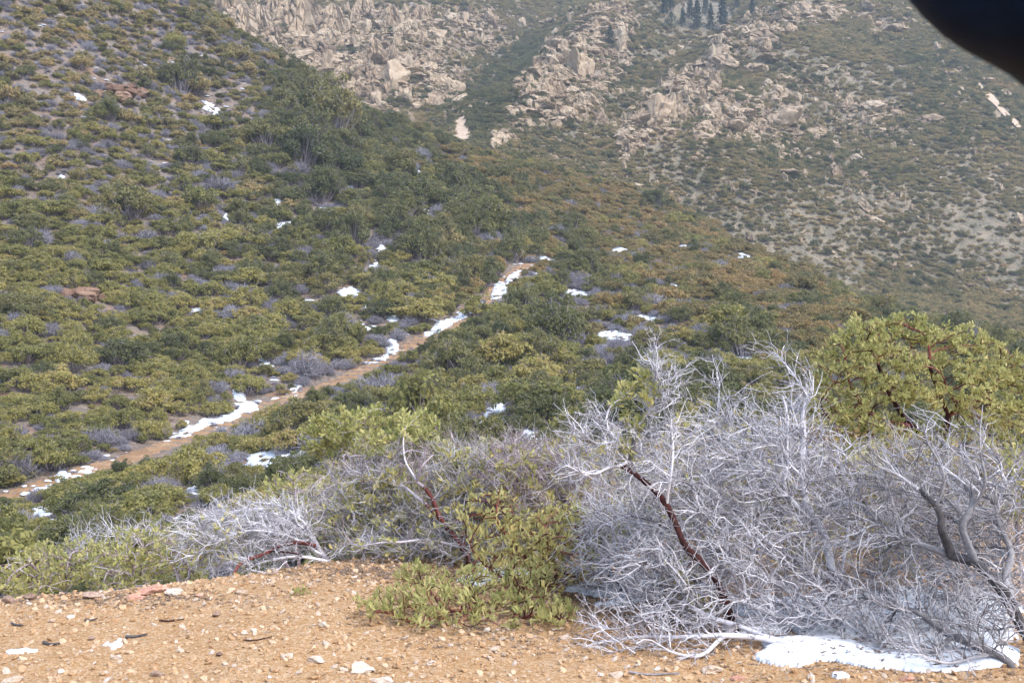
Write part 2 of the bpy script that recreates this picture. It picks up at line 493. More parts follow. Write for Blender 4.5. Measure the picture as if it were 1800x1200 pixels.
M_crag = rock_mat('pink_granite', [(.30, (.10, .078, .06)), (.42, (.24, .18, .125)), (.54, (.36, .275, .19)), (.68, (.43, .345, .25)), (.85, (.49, .43, .34))], 3.2)
M_brown = rock_mat('brown_rock', [(.25, (.055, .035, .028)), (.45, (.13, .078, .055)), (.62, (.21, .13, .09)), (.85, (.34, .24, .18))], 1.6)
M_pstone = None
M_stone = rock_mat('pale_stone', [(.25, (.34, .24, .17)), (.45, (.52, .41, .32)), (.62, (.64, .54, .46)), (.85, (.74, .68, .62))], 2.2, bumpd=.008)
M_pink = rock_mat('pink_stone', [(.25, (.25, .12, .085)), (.45, (.40, .21, .15)), (.62, (.52, .31, .23)), (.85, (.62, .44, .35))], 2.2, bumpd=.008)
M_peb = rock_mat('pebble', [(.25, (.21, .115, .055)), (.42, (.34, .205, .105)), (.6, (.46, .32, .20)), (.85, (.62, .50, .39))], 2.5, bumpd=.0015)
M_dstone = rock_mat('dark_stone', [(.25, (.10, .065, .05)), (.45, (.20, .13, .10)), (.62, (.30, .21, .16)), (.85, (.44, .34, .28))], 2.2, bumpd=.006)
M_brown2 = None

# ------------------------------------------------------------------ mesh helpers
def mesh_np(name, V, faces_list, mats, mat_idx=None, attrs=None, smooth_shade=False):
    """V (n,3); faces_list: list of integer arrays (m,k), one per polygon size"""
    me = bpy.data.meshes.new(name)
    V = np.ascontiguousarray(V, dtype=np.float32)
    fl = [np.asarray(f, dtype=np.int32) for f in faces_list if len(f)]
    me.vertices.add(len(V)); me.vertices.foreach_set('co', V.ravel())
    loops = np.concatenate([f.ravel() for f in fl])
    tot = np.concatenate([np.full(len(f), f.shape[1], np.int32) for f in fl])
    st = np.concatenate([[0], np.cumsum(tot)[:-1]]).astype(np.int32)
    me.loops.add(len(loops)); me.loops.foreach_set('vertex_index', loops)
    me.polygons.add(len(tot)); me.polygons.foreach_set('loop_start', st); me.polygons.foreach_set('loop_total', tot)
    for mt in (mats if isinstance(mats, (list, tuple)) else [mats]):
        me.materials.append(mt)
    if mat_idx is not None:
        me.polygons.foreach_set('material_index', np.asarray(mat_idx, np.int32))
    me.polygons.foreach_set('use_smooth', np.full(len(tot), smooth_shade, bool))
    for k, a in (attrs or {}).items():
        at = me.attributes.new(k, 'FLOAT', 'POINT'); at.data.foreach_set('value', np.asarray(a, np.float32))
    me.update(calc_edges=True)
    return me


def link(name, me, parent=None, loc=None, label=None, cat=None, group=None, kind=None):
    o = bpy.data.objects.new(name, me); COL.objects.link(o)
    if parent: o.parent = parent
    if loc is not None: o.location = loc
    tag(o, label, cat, group, kind)
    return o


def tag(o, label=None, cat=None, group=None, kind=None):
    if label: o['label'] = label
    if cat: o['category'] = cat
    if group: o['group'] = group
    if kind: o['kind'] = kind

# ------------------------------------------------------------------ terrain meshes
YE = 12.0
_pxc = 900 + F * gu
YB = np.interp(_pxc, [-600, 300, 600, 850, 1000, 1200, 1350, 1560, 1800, 2400], [290, 290, 280, 275, 300, 295, 262, 225, 210, 200])
VTX = np.stack([GX, GY, Z], -1).reshape(-1, 3)
_i, _j = np.meshgrid(np.arange(NU - 1), np.arange(NV - 1), indexing='ij')
QUAD = np.stack([_i * NV + _j, (_i + 1) * NV + _j, (_i + 1) * NV + _j + 1, _i * NV + _j + 1], -1)


def terrain(name, mask, mat, attrs=None, label=None):
    q = QUAD[mask]
    used, inv = np.unique(q.ravel(), return_inverse=True)
    me = mesh_np(name, VTX[used], [inv.reshape(-1, 4)], mat, attrs={k: a.reshape(-1)[used] for k, a in (attrs or {}).items()}, smooth_shade=True)
    o = link(name, me, kind='structure')
    return o


yq = GY[:-1, :-1]
terrain('gravel_ground', yq < YE, M_gravel)
terrain('hillside', (yq >= YE) & (yq < YB[:-1, None]), M_hill)
terrain('mountain', yq >= YB[:-1, None], M_mtn, {'rock': rockiness})

# trail ribbon, lying on the bench
def ribbon(line, half):
    d = np.gradient(line[:, :2], axis=0); d /= np.linalg.norm(d, axis=1, keepdims=True)
    nrm = np.stack([-d[:, 1], d[:, 0]], 1)
    ks = np.linspace(-1, 1, 9)
    wv = half * (1 + .40 * vnoise2(np.arange(len(line)) * .21, np.zeros(len(line)), 4))
    V = []
    for k in ks:
        xy = line[:, :2] + nrm * (k * wv)[:, None]
        z = height(xy[:, 0], xy[:, 1]) + .05 * (1 - k ** 4) - .02
        V.append(np.column_stack([xy, z]))
    V = np.stack(V, 1).reshape(-1, 3)
    n = len(line); m = len(ks)
    a, c = np.meshgrid(np.arange(n - 1), np.arange(m - 1), indexing='ij')
    q = np.stack([a * m + c, a * m + c + 1, (a + 1) * m + c + 1, (a + 1) * m + c], -1).reshape(-1, 4)
    return V, q


TRf = smooth_line(polyline(list(TR), .4), 4)
V, q = ribbon(TRf, 1.2)
link('trail', mesh_np('trail', V, [q], M_trail, smooth_shade=True), kind='structure')
# ------------------------------------------------------------------ leaves and twigs in bulk
def unit(v):
    return v / np.maximum(np.linalg.norm(v, axis=-1, keepdims=True), 1e-9)


def quads_at(P, N, size, r, jitter=.5, aspect=1.0):
    """one small leaf quad per point, facing roughly N"""
    n = len(P)
    N = unit(N + r.normal(0, jitter, (n, 3)))
    a = unit(np.cross(N, r.normal(0, 1, (n, 3))))
    c = np.cross(N, a)
    s = (size * r.uniform(.6, 1.4, n))[:, None]
    V = np.stack([P - a * s - c * s * aspect * .5, P + a * s * .2 - c * s * aspect, P + a * s, P + a * s * .1 + c * s * aspect], 1).reshape(-1, 3)
    q = np.arange(n * 4).reshape(n, 4)
    return V, q


def strip_tubes(A, B, ra, rb, r):
    """three-sided tapering twigs from A to B"""
    n = len(A)
    d = unit(B - A)
    x = unit(np.cross(d, r.normal(0, 1, (n, 3)))); y = np.cross(d, x)
    V = []
    for P, rad in ((A, ra), (B, rb)):
        for k in range(3):
            an = 2 * PI * k / 3
            V.append(P + (x * math.cos(an) + y * math.sin(an)) * np.reshape(rad, (-1, 1)))
    V = np.stack(V, 1).reshape(-1, 3)
    b0 = np.arange(n)[:, None] * 6
    q = np.concatenate([b0 + np.array([[k, (k + 1) % 3, 3 + (k + 1) % 3, 3 + k]]) for k in range(3)])
    return V, q


def shrub_parts(kind, seed, rich=1.0):
    """leaf part and stem part of one hillside shrub about one metre in radius"""
    r = np.random.default_rng(seed)
    P = dict(olive=(46, 84, .050, .60, .25), dark=(60, 84, .046, .86, .24), low=(40, 70, .056, .42, .26), scrub=(32, 50, .080, .6, .30))[kind]
    nc, nl, ls, hz, cr = P
    nc = int(nc * rich); ls = ls / rich ** .5
    az = r.uniform(0, 2 * PI, nc); el = np.arcsin(r.uniform(.02, 1, nc))
    rad = r.uniform(.55, 1.02, nc) * (1 + .22 * np.sin(az * 2 + r.uniform(0, 6)) + .12 * np.sin(az * 3 + r.uniform(0, 6)))
    C = np.stack([np.cos(az) * np.cos(el) * rad, np.sin(az) * np.cos(el) * rad, .28 + hz * np.sin(el) * rad * 1.1], 1)
    cs = cr * r.uniform(.65, 1.3, nc) / rich ** .25
    VV, QQ, TT = [], [], []; off = 0
    for i in range(nc):
        d = unit(r.normal(0, 1, (nl, 3)) + np.array([0, 0, .55]))
        p = C[i] + d * (cs[i] * r.uniform(.55, 1.05, nl))[:, None] * np.array([1.1, 1.1, .72])
        p = p[p[:, 2] > .06]
        N = unit(p - C[i] + np.array([0, 0, .1]))
        v, q = quads_at(p, N, ls, r, .55, .62)
        VV.append(v); QQ.append(q + off); off += len(v)
        t = r.uniform(0, 1) * .55 + r.uniform(0, 1, len(p)) * .45
        TT.append(np.repeat(t, 4))
    leaf = (np.concatenate(VV), np.concatenate(QQ), np.concatenate(TT))
    base = r.normal(0, .08, (nc, 3)); base[:, 2] = -.25
    mid = base * .5 + C * .5 + r.normal(0, .07, (nc, 3)) - np.array([0, 0, .10])
    v1, q1 = strip_tubes(base, mid, np.full(nc, .028), np.full(nc, .018), r)
    v2, q2 = strip_tubes(mid, C, np.full(nc, .018), np.full(nc, .007), r)
    ext = C[r.integers(0, nc, nc * 2)]
    e2 = ext + unit(r.normal(0, 1, ext.shape) + np.array([0, 0, .3])) * .34
    v3, q3 = strip_tubes(ext, e2, np.full(len(ext), .009), np.full(len(ext), .004), r)
    sv = np.concatenate([v1, v2, v3]); sq = np.concatenate([q1, q2 + len(v1), q3 + len(v1) + len(v2)])
    return leaf, (sv, sq, r.uniform(0, 1, len(sv) // 6).repeat(6))


def brush_part(seed, n=190):
    r = np.random.default_rng(seed)
    az = r.uniform(0, 2 * PI, n); el = np.arcsin(r.uniform(.05, 1, n))
    rad = r.uniform(.6, 1.1, n)
    tip = np.stack([np.cos(az) * np.cos(el) * rad, np.sin(az) * np.cos(el) * rad, .1 + .72 * np.sin(el) * rad], 1)
    base = r.normal(0, .10, (n, 3)); base[:, 2] = -.2
    mid = base * .45 + tip * .55 + r.normal(0, .09, (n, 3))
    v1, q1 = strip_tubes(base, mid, np.full(n, .018), np.full(n, .013), r)
    v2, q2 = strip_tubes(mid, tip, np.full(n, .013), np.full(n, .006), r)
    m2 = np.repeat(mid * .4 + tip * .6, 2, 0)
    t2 = m2 + unit(r.normal(0, 1, m2.shape) + np.array([0, 0, .5])) * .3
    v3, q3 = strip_tubes(m2, t2, np.full(len(m2), .010), np.full(len(m2), .005), r)
    V = np.concatenate([v1, v2, v3]); q = np.concatenate([q1, q2 + len(v1), q3 + len(v1) + len(v2)])
    return V, q, r.uniform(0, 1, len(V) // 6).repeat(6)


LEAFM = dict(olive=M_olive, dark=M_dark, low=M_low, scrub=M_scrub)
PROTO = {}     # kind -> list of (crown mesh, stems mesh, joined mesh)
for kind, nv in (('olive', 4), ('dark', 4), ('low', 3), ('scrub', 4)):
    PROTO[kind] = []
    for s in range(nv):
        lf, st = shrub_parts(kind, 100 + 17 * s + len(kind))
        cm = mesh_np(kind + '_crown', lf[0], [lf[1]], LEAFM[kind], attrs={'tint': lf[2]})
        sm = mesh_np(kind + '_stems', st[0], [st[1]], M_stem, attrs={'tint': st[2]})
        jm = mesh_np(kind + '_shrub', np.concatenate([lf[0], st[0]]), [np.concatenate([lf[1], st[1] + len(lf[0])])], [LEAFM[kind], M_stem],
                     mat_idx=np.concatenate([np.zeros(len(lf[1])), np.ones(len(st[1]))]), attrs={'tint': np.concatenate([lf[2], st[2]])})
        PROTO[kind].append((cm, sm, jm))
PROTO['brush'] = []
for s in range(4):
    v, q, t = brush_part(500 + s)
    m = mesh_np('brush_twigs', v, [q], M_brush, attrs={'tint': t})
    PROTO['brush'].append((m, None, m))

# ------------------------------------------------------------------ stuff: many small copies in one object
def stuff(name, pts, rot, scl, protos, label, mat=None):
    """ONE object holding a scatter too numerous to count"""
    me = bpy.data.meshes.new(name)
    pts = np.asarray(pts, np.float32)
    me.vertices.add(len(pts)); me.vertices.foreach_set('co', pts.ravel())
    a = me.attributes.new('rot', 'FLOAT_VECTOR', 'POINT'); a.data.foreach_set('vector', np.asarray(rot, np.float32).ravel())
    a = me.attributes.new('scl', 'FLOAT_VECTOR', 'POINT'); a.data.foreach_set('vector', np.asarray(scl, np.float32).ravel())
    o = link(name, me, label=label, kind='stuff')
    c = bpy.data.collections.new(name + '_kinds')
    for i, pm in enumerate(protos):
        c.objects.link(bpy.data.objects.new('%s_kind_%02d' % (name, i), pm))
    ng = bpy.data.node_groups.new(name, 'GeometryNodeTree')
    ng.interface.new_socket('Geometry', in_out='INPUT', socket_type='NodeSocketGeometry')
    ng.interface.new_socket('Geometry', in_out='OUTPUT', socket_type='NodeSocketGeometry')
    N = ng.nodes.new
    gi = N('NodeGroupInput'); go = N('NodeGroupOutput'); ip = N('GeometryNodeInstanceOnPoints')
    ci = N('GeometryNodeCollectionInfo'); ci.inputs['Collection'].default_value = c
    ci.inputs['Separate Children'].default_value = True; ci.inputs['Reset Children'].default_value = True
    ar = N('GeometryNodeInputNamedAttribute'); ar.data_type = 'FLOAT_VECTOR'; ar.inputs['Name'].default_value = 'rot'
    as_ = N('GeometryNodeInputNamedAttribute'); as_.data_type = 'FLOAT_VECTOR'; as_.inputs['Name'].default_value = 'scl'
    e2r = N('FunctionNodeEulerToRotation')
    L = ng.links.new
    L(gi.outputs[0], ip.inputs['Points']); L(ci.outputs[0], ip.inputs['Instance'])
    ip.inputs['Pick Instance'].default_value = True
    rv = N('FunctionNodeRandomValue'); rv.data_type = 'INT'
    rv.inputs[4].default_value = 0; rv.inputs[5].default_value = len(protos) - 1
    L(rv.outputs[2], ip.inputs['Instance Index'])
    L(ar.outputs[0], e2r.inputs[0]); L(e2r.outputs[0], ip.inputs['Rotation']); L(as_.outputs[0], ip.inputs['Scale'])
    L(ip.outputs[0], go.inputs[0])
    md = o.modifiers.new('scatter', 'NODES'); md.node_group = ng
    return o

# ------------------------------------------------------------------ snow patches
CRUMBS = []
SNOW_CLEAR = []      # (x, y, r) kept free of shrubs


def snow(spec, label, thick=.10, cell=.1, rag=.55, nscale=1.2, group=None, clear=True, seed=0, name='snow_patch', line=None):
    """a drift of snow: a ragged sheet of real thickness lying on the ground.  spec: blobs (px, py, rx, ry, angle) in the photo, turned into ground footprints"""
    cs = []
    for px, py, rx, ry, an in spec:
        a = math.radians(an)
        c = hit(px, py)
        if c is None: continue
        e1 = hit(px + rx * math.cos(a), py + rx * math.sin(a)); e2 = hit(px - rx * math.cos(a), py - rx * math.sin(a))
        f1 = hit(px, py + ry); f2 = hit(px, py - ry)
        if any(e is None for e in (e1, e2, f1, f2)): continue
        A = (e1 - e2)[:2] / 2; B = (f1 - f2)[:2] / 2
        lim = (9 if c[1] > 12 else 2.2) * max(rx, ry) * c[1] / F
        if np.linalg.norm(B) > lim: B *= lim / np.linalg.norm(B)
        if np.linalg.norm(A) > lim: A *= lim / np.linalg.norm(A)
        cs.append((c[:2], A, B))
    if not cs: return None
    lo = np.min([c[0] - np.abs(c[1]) - np.abs(c[2]) for c in cs], 0) - .3
    hi = np.max([c[0] + np.abs(c[1]) + np.abs(c[2]) for c in cs], 0) + .3
    n = np.maximum(4, ((hi - lo) / cell).astype(int)); n = np.minimum(n, 640)
    xs = np.linspace(lo[0], hi[0], n[0]); ys = np.linspace(lo[1], hi[1], n[1])
    X, Y = np.meshgrid(xs, ys, indexing='ij')
    f = np.zeros_like(X)
    for c, A, B in cs:
        M = np.linalg.pinv(np.column_stack([A, B]))
        q = np.stack([X - c[0], Y - c[1]], -1) @ M.T
        f = np.maximum(f, 1 - np.hypot(q[..., 0], q[..., 1]))
        if clear:
            SNOW_CLEAR.append((c[0], c[1], A, B))
    sz = max(.15, np.mean([np.linalg.norm(c[1]) for c in cs]))
    if cs[0][0][1] > 12: f = np.minimum(f, .47)
    else: f = np.minimum(f, .62)
    f = f + rag * .55 * fbm(X / sz * 1.9 + seed * 3.7, Y / sz * 1.9, 4, 91 + seed) + rag * (.25 if cs[0][0][1] < 12 else .62) * fbm(X * nscale * 2.3, Y * nscale * 2.3, 3, 7 + seed)
    keep = f > .12
    qm = keep[:-1, :-1] & keep[1:, :-1] & keep[1:, 1:] & keep[:-1, 1:]
    if qm.sum() < 2: return None
    lab = np.where(qm, np.arange(qm.size).reshape(qm.shape) + 1, 0)
    while True:
        p_ = np.pad(lab, 1); nb_ = np.maximum.reduce([p_[1:-1, 1:-1], p_[:-2, 1:-1], p_[2:, 1:-1], p_[1:-1, :-2], p_[1:-1, 2:]])
        nb_ = np.where(qm, nb_, 0)
        if (nb_ == lab).all(): break
        lab = nb_
    ul, uc_ = np.unique(lab[lab > 0], return_counts=True)
    big = lab == ul[uc_.argmax()]
    for c_ in ul[np.argsort(-uc_)][1:14]:         # crumbs round the drift join the uncounted flecks
        m_ = lab == c_
        if cs[0][0][1] > 12:
            ex, ey = X[:-1, :-1][m_].mean(), Y[:-1, :-1][m_].mean()
            CRUMBS.append((ex, ey, .5 * math.sqrt(m_.sum()) * cell))
    qm = big
    thick = min(thick, .22 * min(min(np.linalg.norm(c[1]), np.linalg.norm(c[2])) for c in cs) + .012)
    prof = np.sqrt(np.clip((f - .115) / .40, 0, 1))
    if name == 'snow_patch' and cs[0][0][1] < 12: prof = prof ** 1.5
    Zt = height(X, Y) + .008 + thick * prof * (1 + .3 * fbm(X * 2, Y * 2, 3, 5))
    V = np.stack([X, Y, Zt], -1).reshape(-1, 3)
    i, j = np.meshgrid(np.arange(n[0] - 1), np.arange(n[1] - 1), indexing='ij')
    q = np.stack([i * n[1] + j, (i + 1) * n[1] + j, (i + 1) * n[1] + j + 1, i * n[1] + j + 1], -1)[qm]
    # skirts down into the ground where the sheet ends
    e = np.concatenate([q[:, [0, 1]], q[:, [1, 2]], q[:, [2, 3]], q[:, [3, 0]]])
    key = np.sort(e, 1); key = key[:, 0].astype(np.int64) * len(V) + key[:, 1]
    u, inv, cnt = np.unique(key, return_inverse=True, return_counts=True)
    be = e[cnt[inv] == 1]
    Vb = V.copy(); Vb[:, 2] -= thick * .5 + .03
    V2 = np.concatenate([V, Vb])
    sk = np.column_stack([be[:, 1], be[:, 0], be[:, 0] + len(V), be[:, 1] + len(V)])
    qq = np.concatenate([q, sk])
    used, inv = np.unique(qq.ravel(), return_inverse=True)
    o0 = V2[used].mean(0)
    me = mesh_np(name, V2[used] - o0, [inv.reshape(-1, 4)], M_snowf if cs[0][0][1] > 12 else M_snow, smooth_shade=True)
    return link(name, me, loc=o0, label=label, cat='snow', group=group)


T1 = 'snow lying along the trail'
snow([(880, 508, 16, 14, 0), (900, 488, 22, 9, -38), (872, 520, 12, 9, 0), (858, 540, 14, 5, -30)], 'white snow filling the trail at its far upper end below the dark oaks', .12, .12, .45, seed=1)
snow([(840, 538, 14, 8, -40), (815, 555, 26, 8, -25), (780, 572, 30, 9, -22), (756, 586, 14, 6, -15)], 'snow strip over the trail where it turns dark brown beside a round bush', .12, .12, .45, seed=2)
snow([(690, 610, 14, 16, 0), (672, 630, 22, 7, -20), (652, 574, 14, 5, 0), (640, 640, 10, 3, -20)], 'small snow bank above the brown trail under olive shrubs', .12, .11, .6, seed=3)
snow([(420, 695, 18, 14, 30), (435, 715, 22, 12, 0), (400, 735, 34, 11, -18), (350, 752, 40, 9, -20), (318, 764, 18, 5, -15)], 'longest snow drift on the uphill bank of the trail', .14, .11, .55, seed=4)
snow([(190, 802, 14, 8, -40), (150, 822, 22, 6, -25), (105, 838, 18, 8, -20)], 'ragged snow strip above the trail near the left edge', .12, .1, .7, seed=5)
snow([(525, 680, 10, 6, -50)], 'small snow fleck touching the trail below dark shrubs', .1, .1, .6, seed=6)
snow([(487, 808, 34, 17, 5), (445, 812, 16, 22, 0), (520, 805, 16, 6, 0)], 'snow field below the trail beside grey twigs', .14, .1, .75, seed=7)
snow([(335, 862, 12, 16, 10), (325, 895, 9, 20, 0)], 'narrow snow streak in the gully below the trail', .12, .08, .8, seed=8)
snow([(75, 905, 22, 10, 10), (100, 915, 16, 6, 0)], 'bluish snow in the shade of olive bushes at the lower left', .12, .08, .8, seed=9)
snow([(615, 514, 26, 11, 0), (545, 527, 18, 12, 20), (580, 520, 14, 6, 0)], 'broad snow patch on the slope above the trail', .14, .14, .7, seed=10)
snow([(870, 722, 26, 14, -35), (838, 745, 10, 14, 0)], 'snow patch on bare brown soil below the large olive shrubs', .12, .1, .8, seed=11)
snow([(1090, 440, 22, 6, 0), (1048, 443, 14, 5, 0)], 'bright snow lens near the crest of the spur', .15, .2, .6, seed=12)
snow([(1202, 434, 11, 4, 0)], 'tiny bright snow spot at the far bend of the path', .15, .2, .5, seed=13)
snow([(1310, 453, 18, 7, 20)], 'pale bluish snow patch on the shoulder of the spur', .1, .2, .9, seed=14)
snow([(1014, 686, 14, 8, 40)], 'snow spot behind the red branched bush', .12, .1, .7, seed=15)
snow([(960, 457, 22, 4, 10)], 'thin snow line leading right from the end of the trail', .12, .16, .7, seed=16)
snow([(748, 372, 10, 8, 40)], 'snow fleck between dark oak shrubs high on the slope', .14, .16, .6, seed=17)
snow([(615, 328, 8, 8, 0)], 'snow fleck beneath the oak thicket under the crest', .14, .16, .6, seed=18)
snow([(398, 383, 8, 8, 30)], 'snow fleck beside the roundest dark bush', .14, .16, .6, seed=19)
snow([(490, 358, 10, 18, 10)], 'upright snow streak among grey brush', .14, .16, .9, seed=20)
snow([(670, 436, 8, 12, 0)], 'small snow streak beneath the dark band of oaks', .14, .16, .7, seed=21)
snow([(640, 575, 12, 5, 20)], 'snow crescent above a bare brown bank', .12, .14, .6, seed=22)
snow([(345, 547, 14, 6, 0)], 'faint snow patch between two domed olive shrubs', .12, .14, .8, seed=23)
snow([(465, 640, 12, 16, 0), (480, 668, 12, 7, 0)], 'snow pocket among shrubs above the trail bend', .12, .12, .9, seed=24)
snow([(365, 180, 14, 22, 10), (380, 200, 10, 12, 0)], 'scattered snow on grey brush high on the left slope', .14, .2, 1.1, seed=25)
snow([(140, 172, 18, 6, 25)], 'snow streak left of the brown crag', .14, .2, .7, seed=26)
snow([(175, 165, 6, 10, 0)], 'short snow streak touching the brown crag', .14, .2, .7, seed=27)
snow([(108, 312, 8, 6, 0)], 'lone snow spot on the left slope', .14, .2, .6, seed=28)
snow([(1185, 503, 10, 4, 10)], 'snow speck amid olive scrub on the spur', .12, .16, .6, seed=29)
snow([(1075, 590, 30, 12, 10)], 'patchy snow among grey brush on the right', .1, .12, 1.2, seed=30)
snow([(1310, 630, 24, 7, 20)], 'patchy snow strip below the spur beside dark shrubs', .1, .12, 1.1, seed=31)
snow([(1010, 515, 30, 6, 0)], 'faint snow band right of the upper trail', .1, .14, 1.1, seed=32)
snow([(575, 372, 26, 6, 10)], 'thin snow ledge under the greenish oak', .12, .16, .7, seed=51)
snow([(425, 275, 8, 8, 0)], 'snow spot by a small upright dark bush', .12, .16, .6, seed=52)
snow([(735, 303, 12, 5, 30)], 'snow fleck under the oak on the descending crest', .12, .18, .6, seed=53)
snow([(500, 395, 18, 7, 0)], 'snow trace above the widest grey green bush', .12, .16, .8, seed=54)
snow([(660, 468, 10, 7, 0)], 'snow trace under the broad oak above the trail', .12, .15, .7, seed=55)
snow([(690, 560, 16, 8, 0)], 'snow trace left of the broad olive bush above the trail', .12, .14, .8, seed=56)
snow([(930, 770, 18, 14, 20)], 'bluish snow behind the pinkish dead bush', .12, .1, .8, seed=57)
snow([(1140, 560, 22, 6, 10)], 'thin snow trace in the grey hollow below the spur', .1, .14, .9, seed=58)
# the drifts on the ledge
snow([(1440, 1140, 115, 20, 2), (1560, 1155, 150, 22, 3), (1690, 1150, 110, 30, 0), (1380, 1160, 60, 14, 4), (1640, 1110, 150, 35, 0), (1700, 1070, 110, 34, 0), (1500, 1095, 170, 34, 0), (1400, 1075, 130, 30, 0), (1590, 1060, 120, 30, 0), (1330, 1105, 70, 20, 0)],
     'wide white snow sheet under the big grey dead bush', .045, .010, .42, 3, clear=False, seed=40)
snow([(700, 985, 90, 9, 2), (800, 995, 60, 12, 0), (880, 1010, 60, 14, 0), (880, 1055, 40, 8, 0), (760, 1050, 50, 10, 0)], 'thin snow under the twiggy bush in the middle', .04, .02, .8, 3, clear=False, seed=41)
snow([(1060, 1040, 80, 10, 0), (1110, 1022, 60, 10, 0), (1010, 1055, 40, 6, 0)], 'snow caught under pale fallen branches', .03, .015, 1.1, 4, clear=False, seed=42)
snow([(530, 992, 70, 4, -5), (460, 1000, 40, 4, -8)], 'snow rim beneath the arching grey bush', .04, .02, .4, 3, clear=False, seed=43)
snow([(28, 1086, 22, 4, 0)], 'larger white snow clump at the left edge of the gravel', .04, .015, .5, 4, clear=False, seed=44)
snow([(5, 1108, 12, 6, 0)], 'white snow clump cut by the left edge of the photo', .04, .015, .5, 4, clear=False, seed=45)
snow([(88, 1143, 12, 4, 0)], 'small snow clump beside a dark stick on the gravel', .03, .015, .5, 4, clear=False, seed=46)
snow([(1475, 1190, 22, 4, 2)], 'small oval snow remnant in front of the snow sheet', .03, .012, .3, 4, clear=False, seed=47)
snow([(1665, 1192, 20, 5, 0)], 'snow remnant at the bottom edge below the dark trunk', .03, .012, .4, 4, clear=False, seed=48)
# ------------------------------------------------------------------ shrubs on the hillside and the mountain
def in_snow(x, y):
    for cx, cy, A, B in SNOW_CLEAR:
        M = np.linalg.pinv(np.column_stack([A, B]))
        q = M @ np.array([x - cx, y - cy])
        if abs(q[0]) < 1.5 and abs(q[1]) < 1.5 and q @ q < .9: return True
    return False


#  px, py : olive, dark, low, brush, scrub | mean radius | density
MIX = [
    (60, 40, .16, .06, 0, .34, .44, .75, .72), (250, 60, .16, .10, 0, .36, .38, .75, .70), (380, 120, .12, .16, 0, .50, .22, .8, .72), (100, 170, .22, .05, 0, .34, .39, .8, .75),
    (280, 200, .24, .06, 0, .40, .30, .8, .72), (60, 280, .36, .05, 0, .32, .27, .9, .85), (250, 290, .34, .06, 0, .42, .18, .9, .8), (420, 230, .18, .30, 0, .46, .06, .95, .72),
    (60, 420, .80, .08, 0, .12, 0, 1.05, 1.0), (250, 440, .72, .10, 0, .18, 0, 1.05, 1.0), (100, 560, .85, .05, 0, .10, 0, 1.05, 1.0), (300, 580, .82, .06, 0, .12, 0, 1.05, 1.0),
    (100, 700, .86, .04, 0, .10, 0, 1.0, 1.0), (300, 690, .82, .05, 0, .13, 0, 1.0, .95), (60, 800, .6, .12, 0, .28, 0, 1.0, .9),
    (540, 210, .06, .78, 0, .14, .02, 1.35, .9), (660, 290, .06, .80, 0, .14, 0, 1.4, .95), (560, 340, .16, .52, 0, .32, 0, 1.2, .8), (760, 350, .08, .76, 0, .16, 0, 1.35, .92),
    (480, 480, .34, .36, 0, .30, 0, 1.15, .8), (640, 430, .12, .68, 0, .20, 0, 1.3, .9), (840, 410, .08, .76, 0, .16, 0, 1.3, .95), (700, 520, .48, .28, 0, .24, 0, 1.15, .8),
    (560, 600, .55, .2, 0, .25, 0, 1.1, .78), (440, 600, .7, .08, 0, .22, 0, 1.05, .9), (850, 270, .1, .2, .62, .08, 0, .9, 1.0),
    (940, 330, .06, .18, .70, .06, 0, .95, 1.0), (1050, 380, .04, .08, .80, .08, 0, .95, 1.0), (1100, 345, .02, .06, .82, .1, 0, .95, 1.0), (960, 430, .1, .4, .3, .2, 0, 1.1, .85),
    (1160, 440, .06, .06, .76, .12, 0, 1.0, 1.0), (1300, 480, .06, .05, .80, .09, 0, 1.0, 1.0), (1400, 540, .08, .10, .74, .08, 0, 1.0, 1.0), (1250, 540, .25, .12, .50, .13, 0, 1.0, .95),
    (1000, 520, .22, .20, 0, .52, .06, .95, .7), (1080, 590, .12, .16, 0, .66, .06, .9, .65), (1200, 620, .34, .30, 0, .36, 0, 1.0, .8), (1130, 520, .3, .14, .2, .36, 0, .95, .75),
    (1320, 610, .40, .36, .1, .14, 0, 1.1, .9), (870, 600, .44, .38, 0, .18, 0, 1.2, .85), (800, 660, .52, .34, 0, .14, 0, 1.3, .9), (950, 680, .60, .28, 0, .12, 0, 1.3, .85),
    (700, 680, .5, .2, 0, .30, 0, 1.15, .8), (620, 720, .34, .22, 0, .44, 0, 1.1, .75), (860, 740, .30, .22, 0, .48, 0, 1.0, .6), (1060, 690, .3, .3, 0, .4, 0, 1.1, .75),
    (500, 760, .45, .35, 0, .20, 0, 1.2, .8), (340, 840, .42, .14, 0, .44, 0, 1.05, .8), (200, 870, .5, .14, 0, .36, 0, 1.1, .85), (60, 920, .55, .3, 0, .15, 0, 1.15, .9),
    (420, 860, .4, .2, 0, .4, 0, 1.1, .75), (1500, 600, .2, .3, .4, .1, 0, 1.0, .9), (1700, 640, .3, .4, .1, .2, 0, 1.1, .9),
]
MIX = np.array(MIX, float)


def mix_at(px, py):
    d2 = ((MIX[:, 0] - px) ** 2 + ((MIX[:, 1] - py) * 1.3) ** 2) / 60 ** 2 + .05
    w = d2 ** -1.6
    return (MIX[:, 2:] * w[:, None]).sum(0) / w.sum()


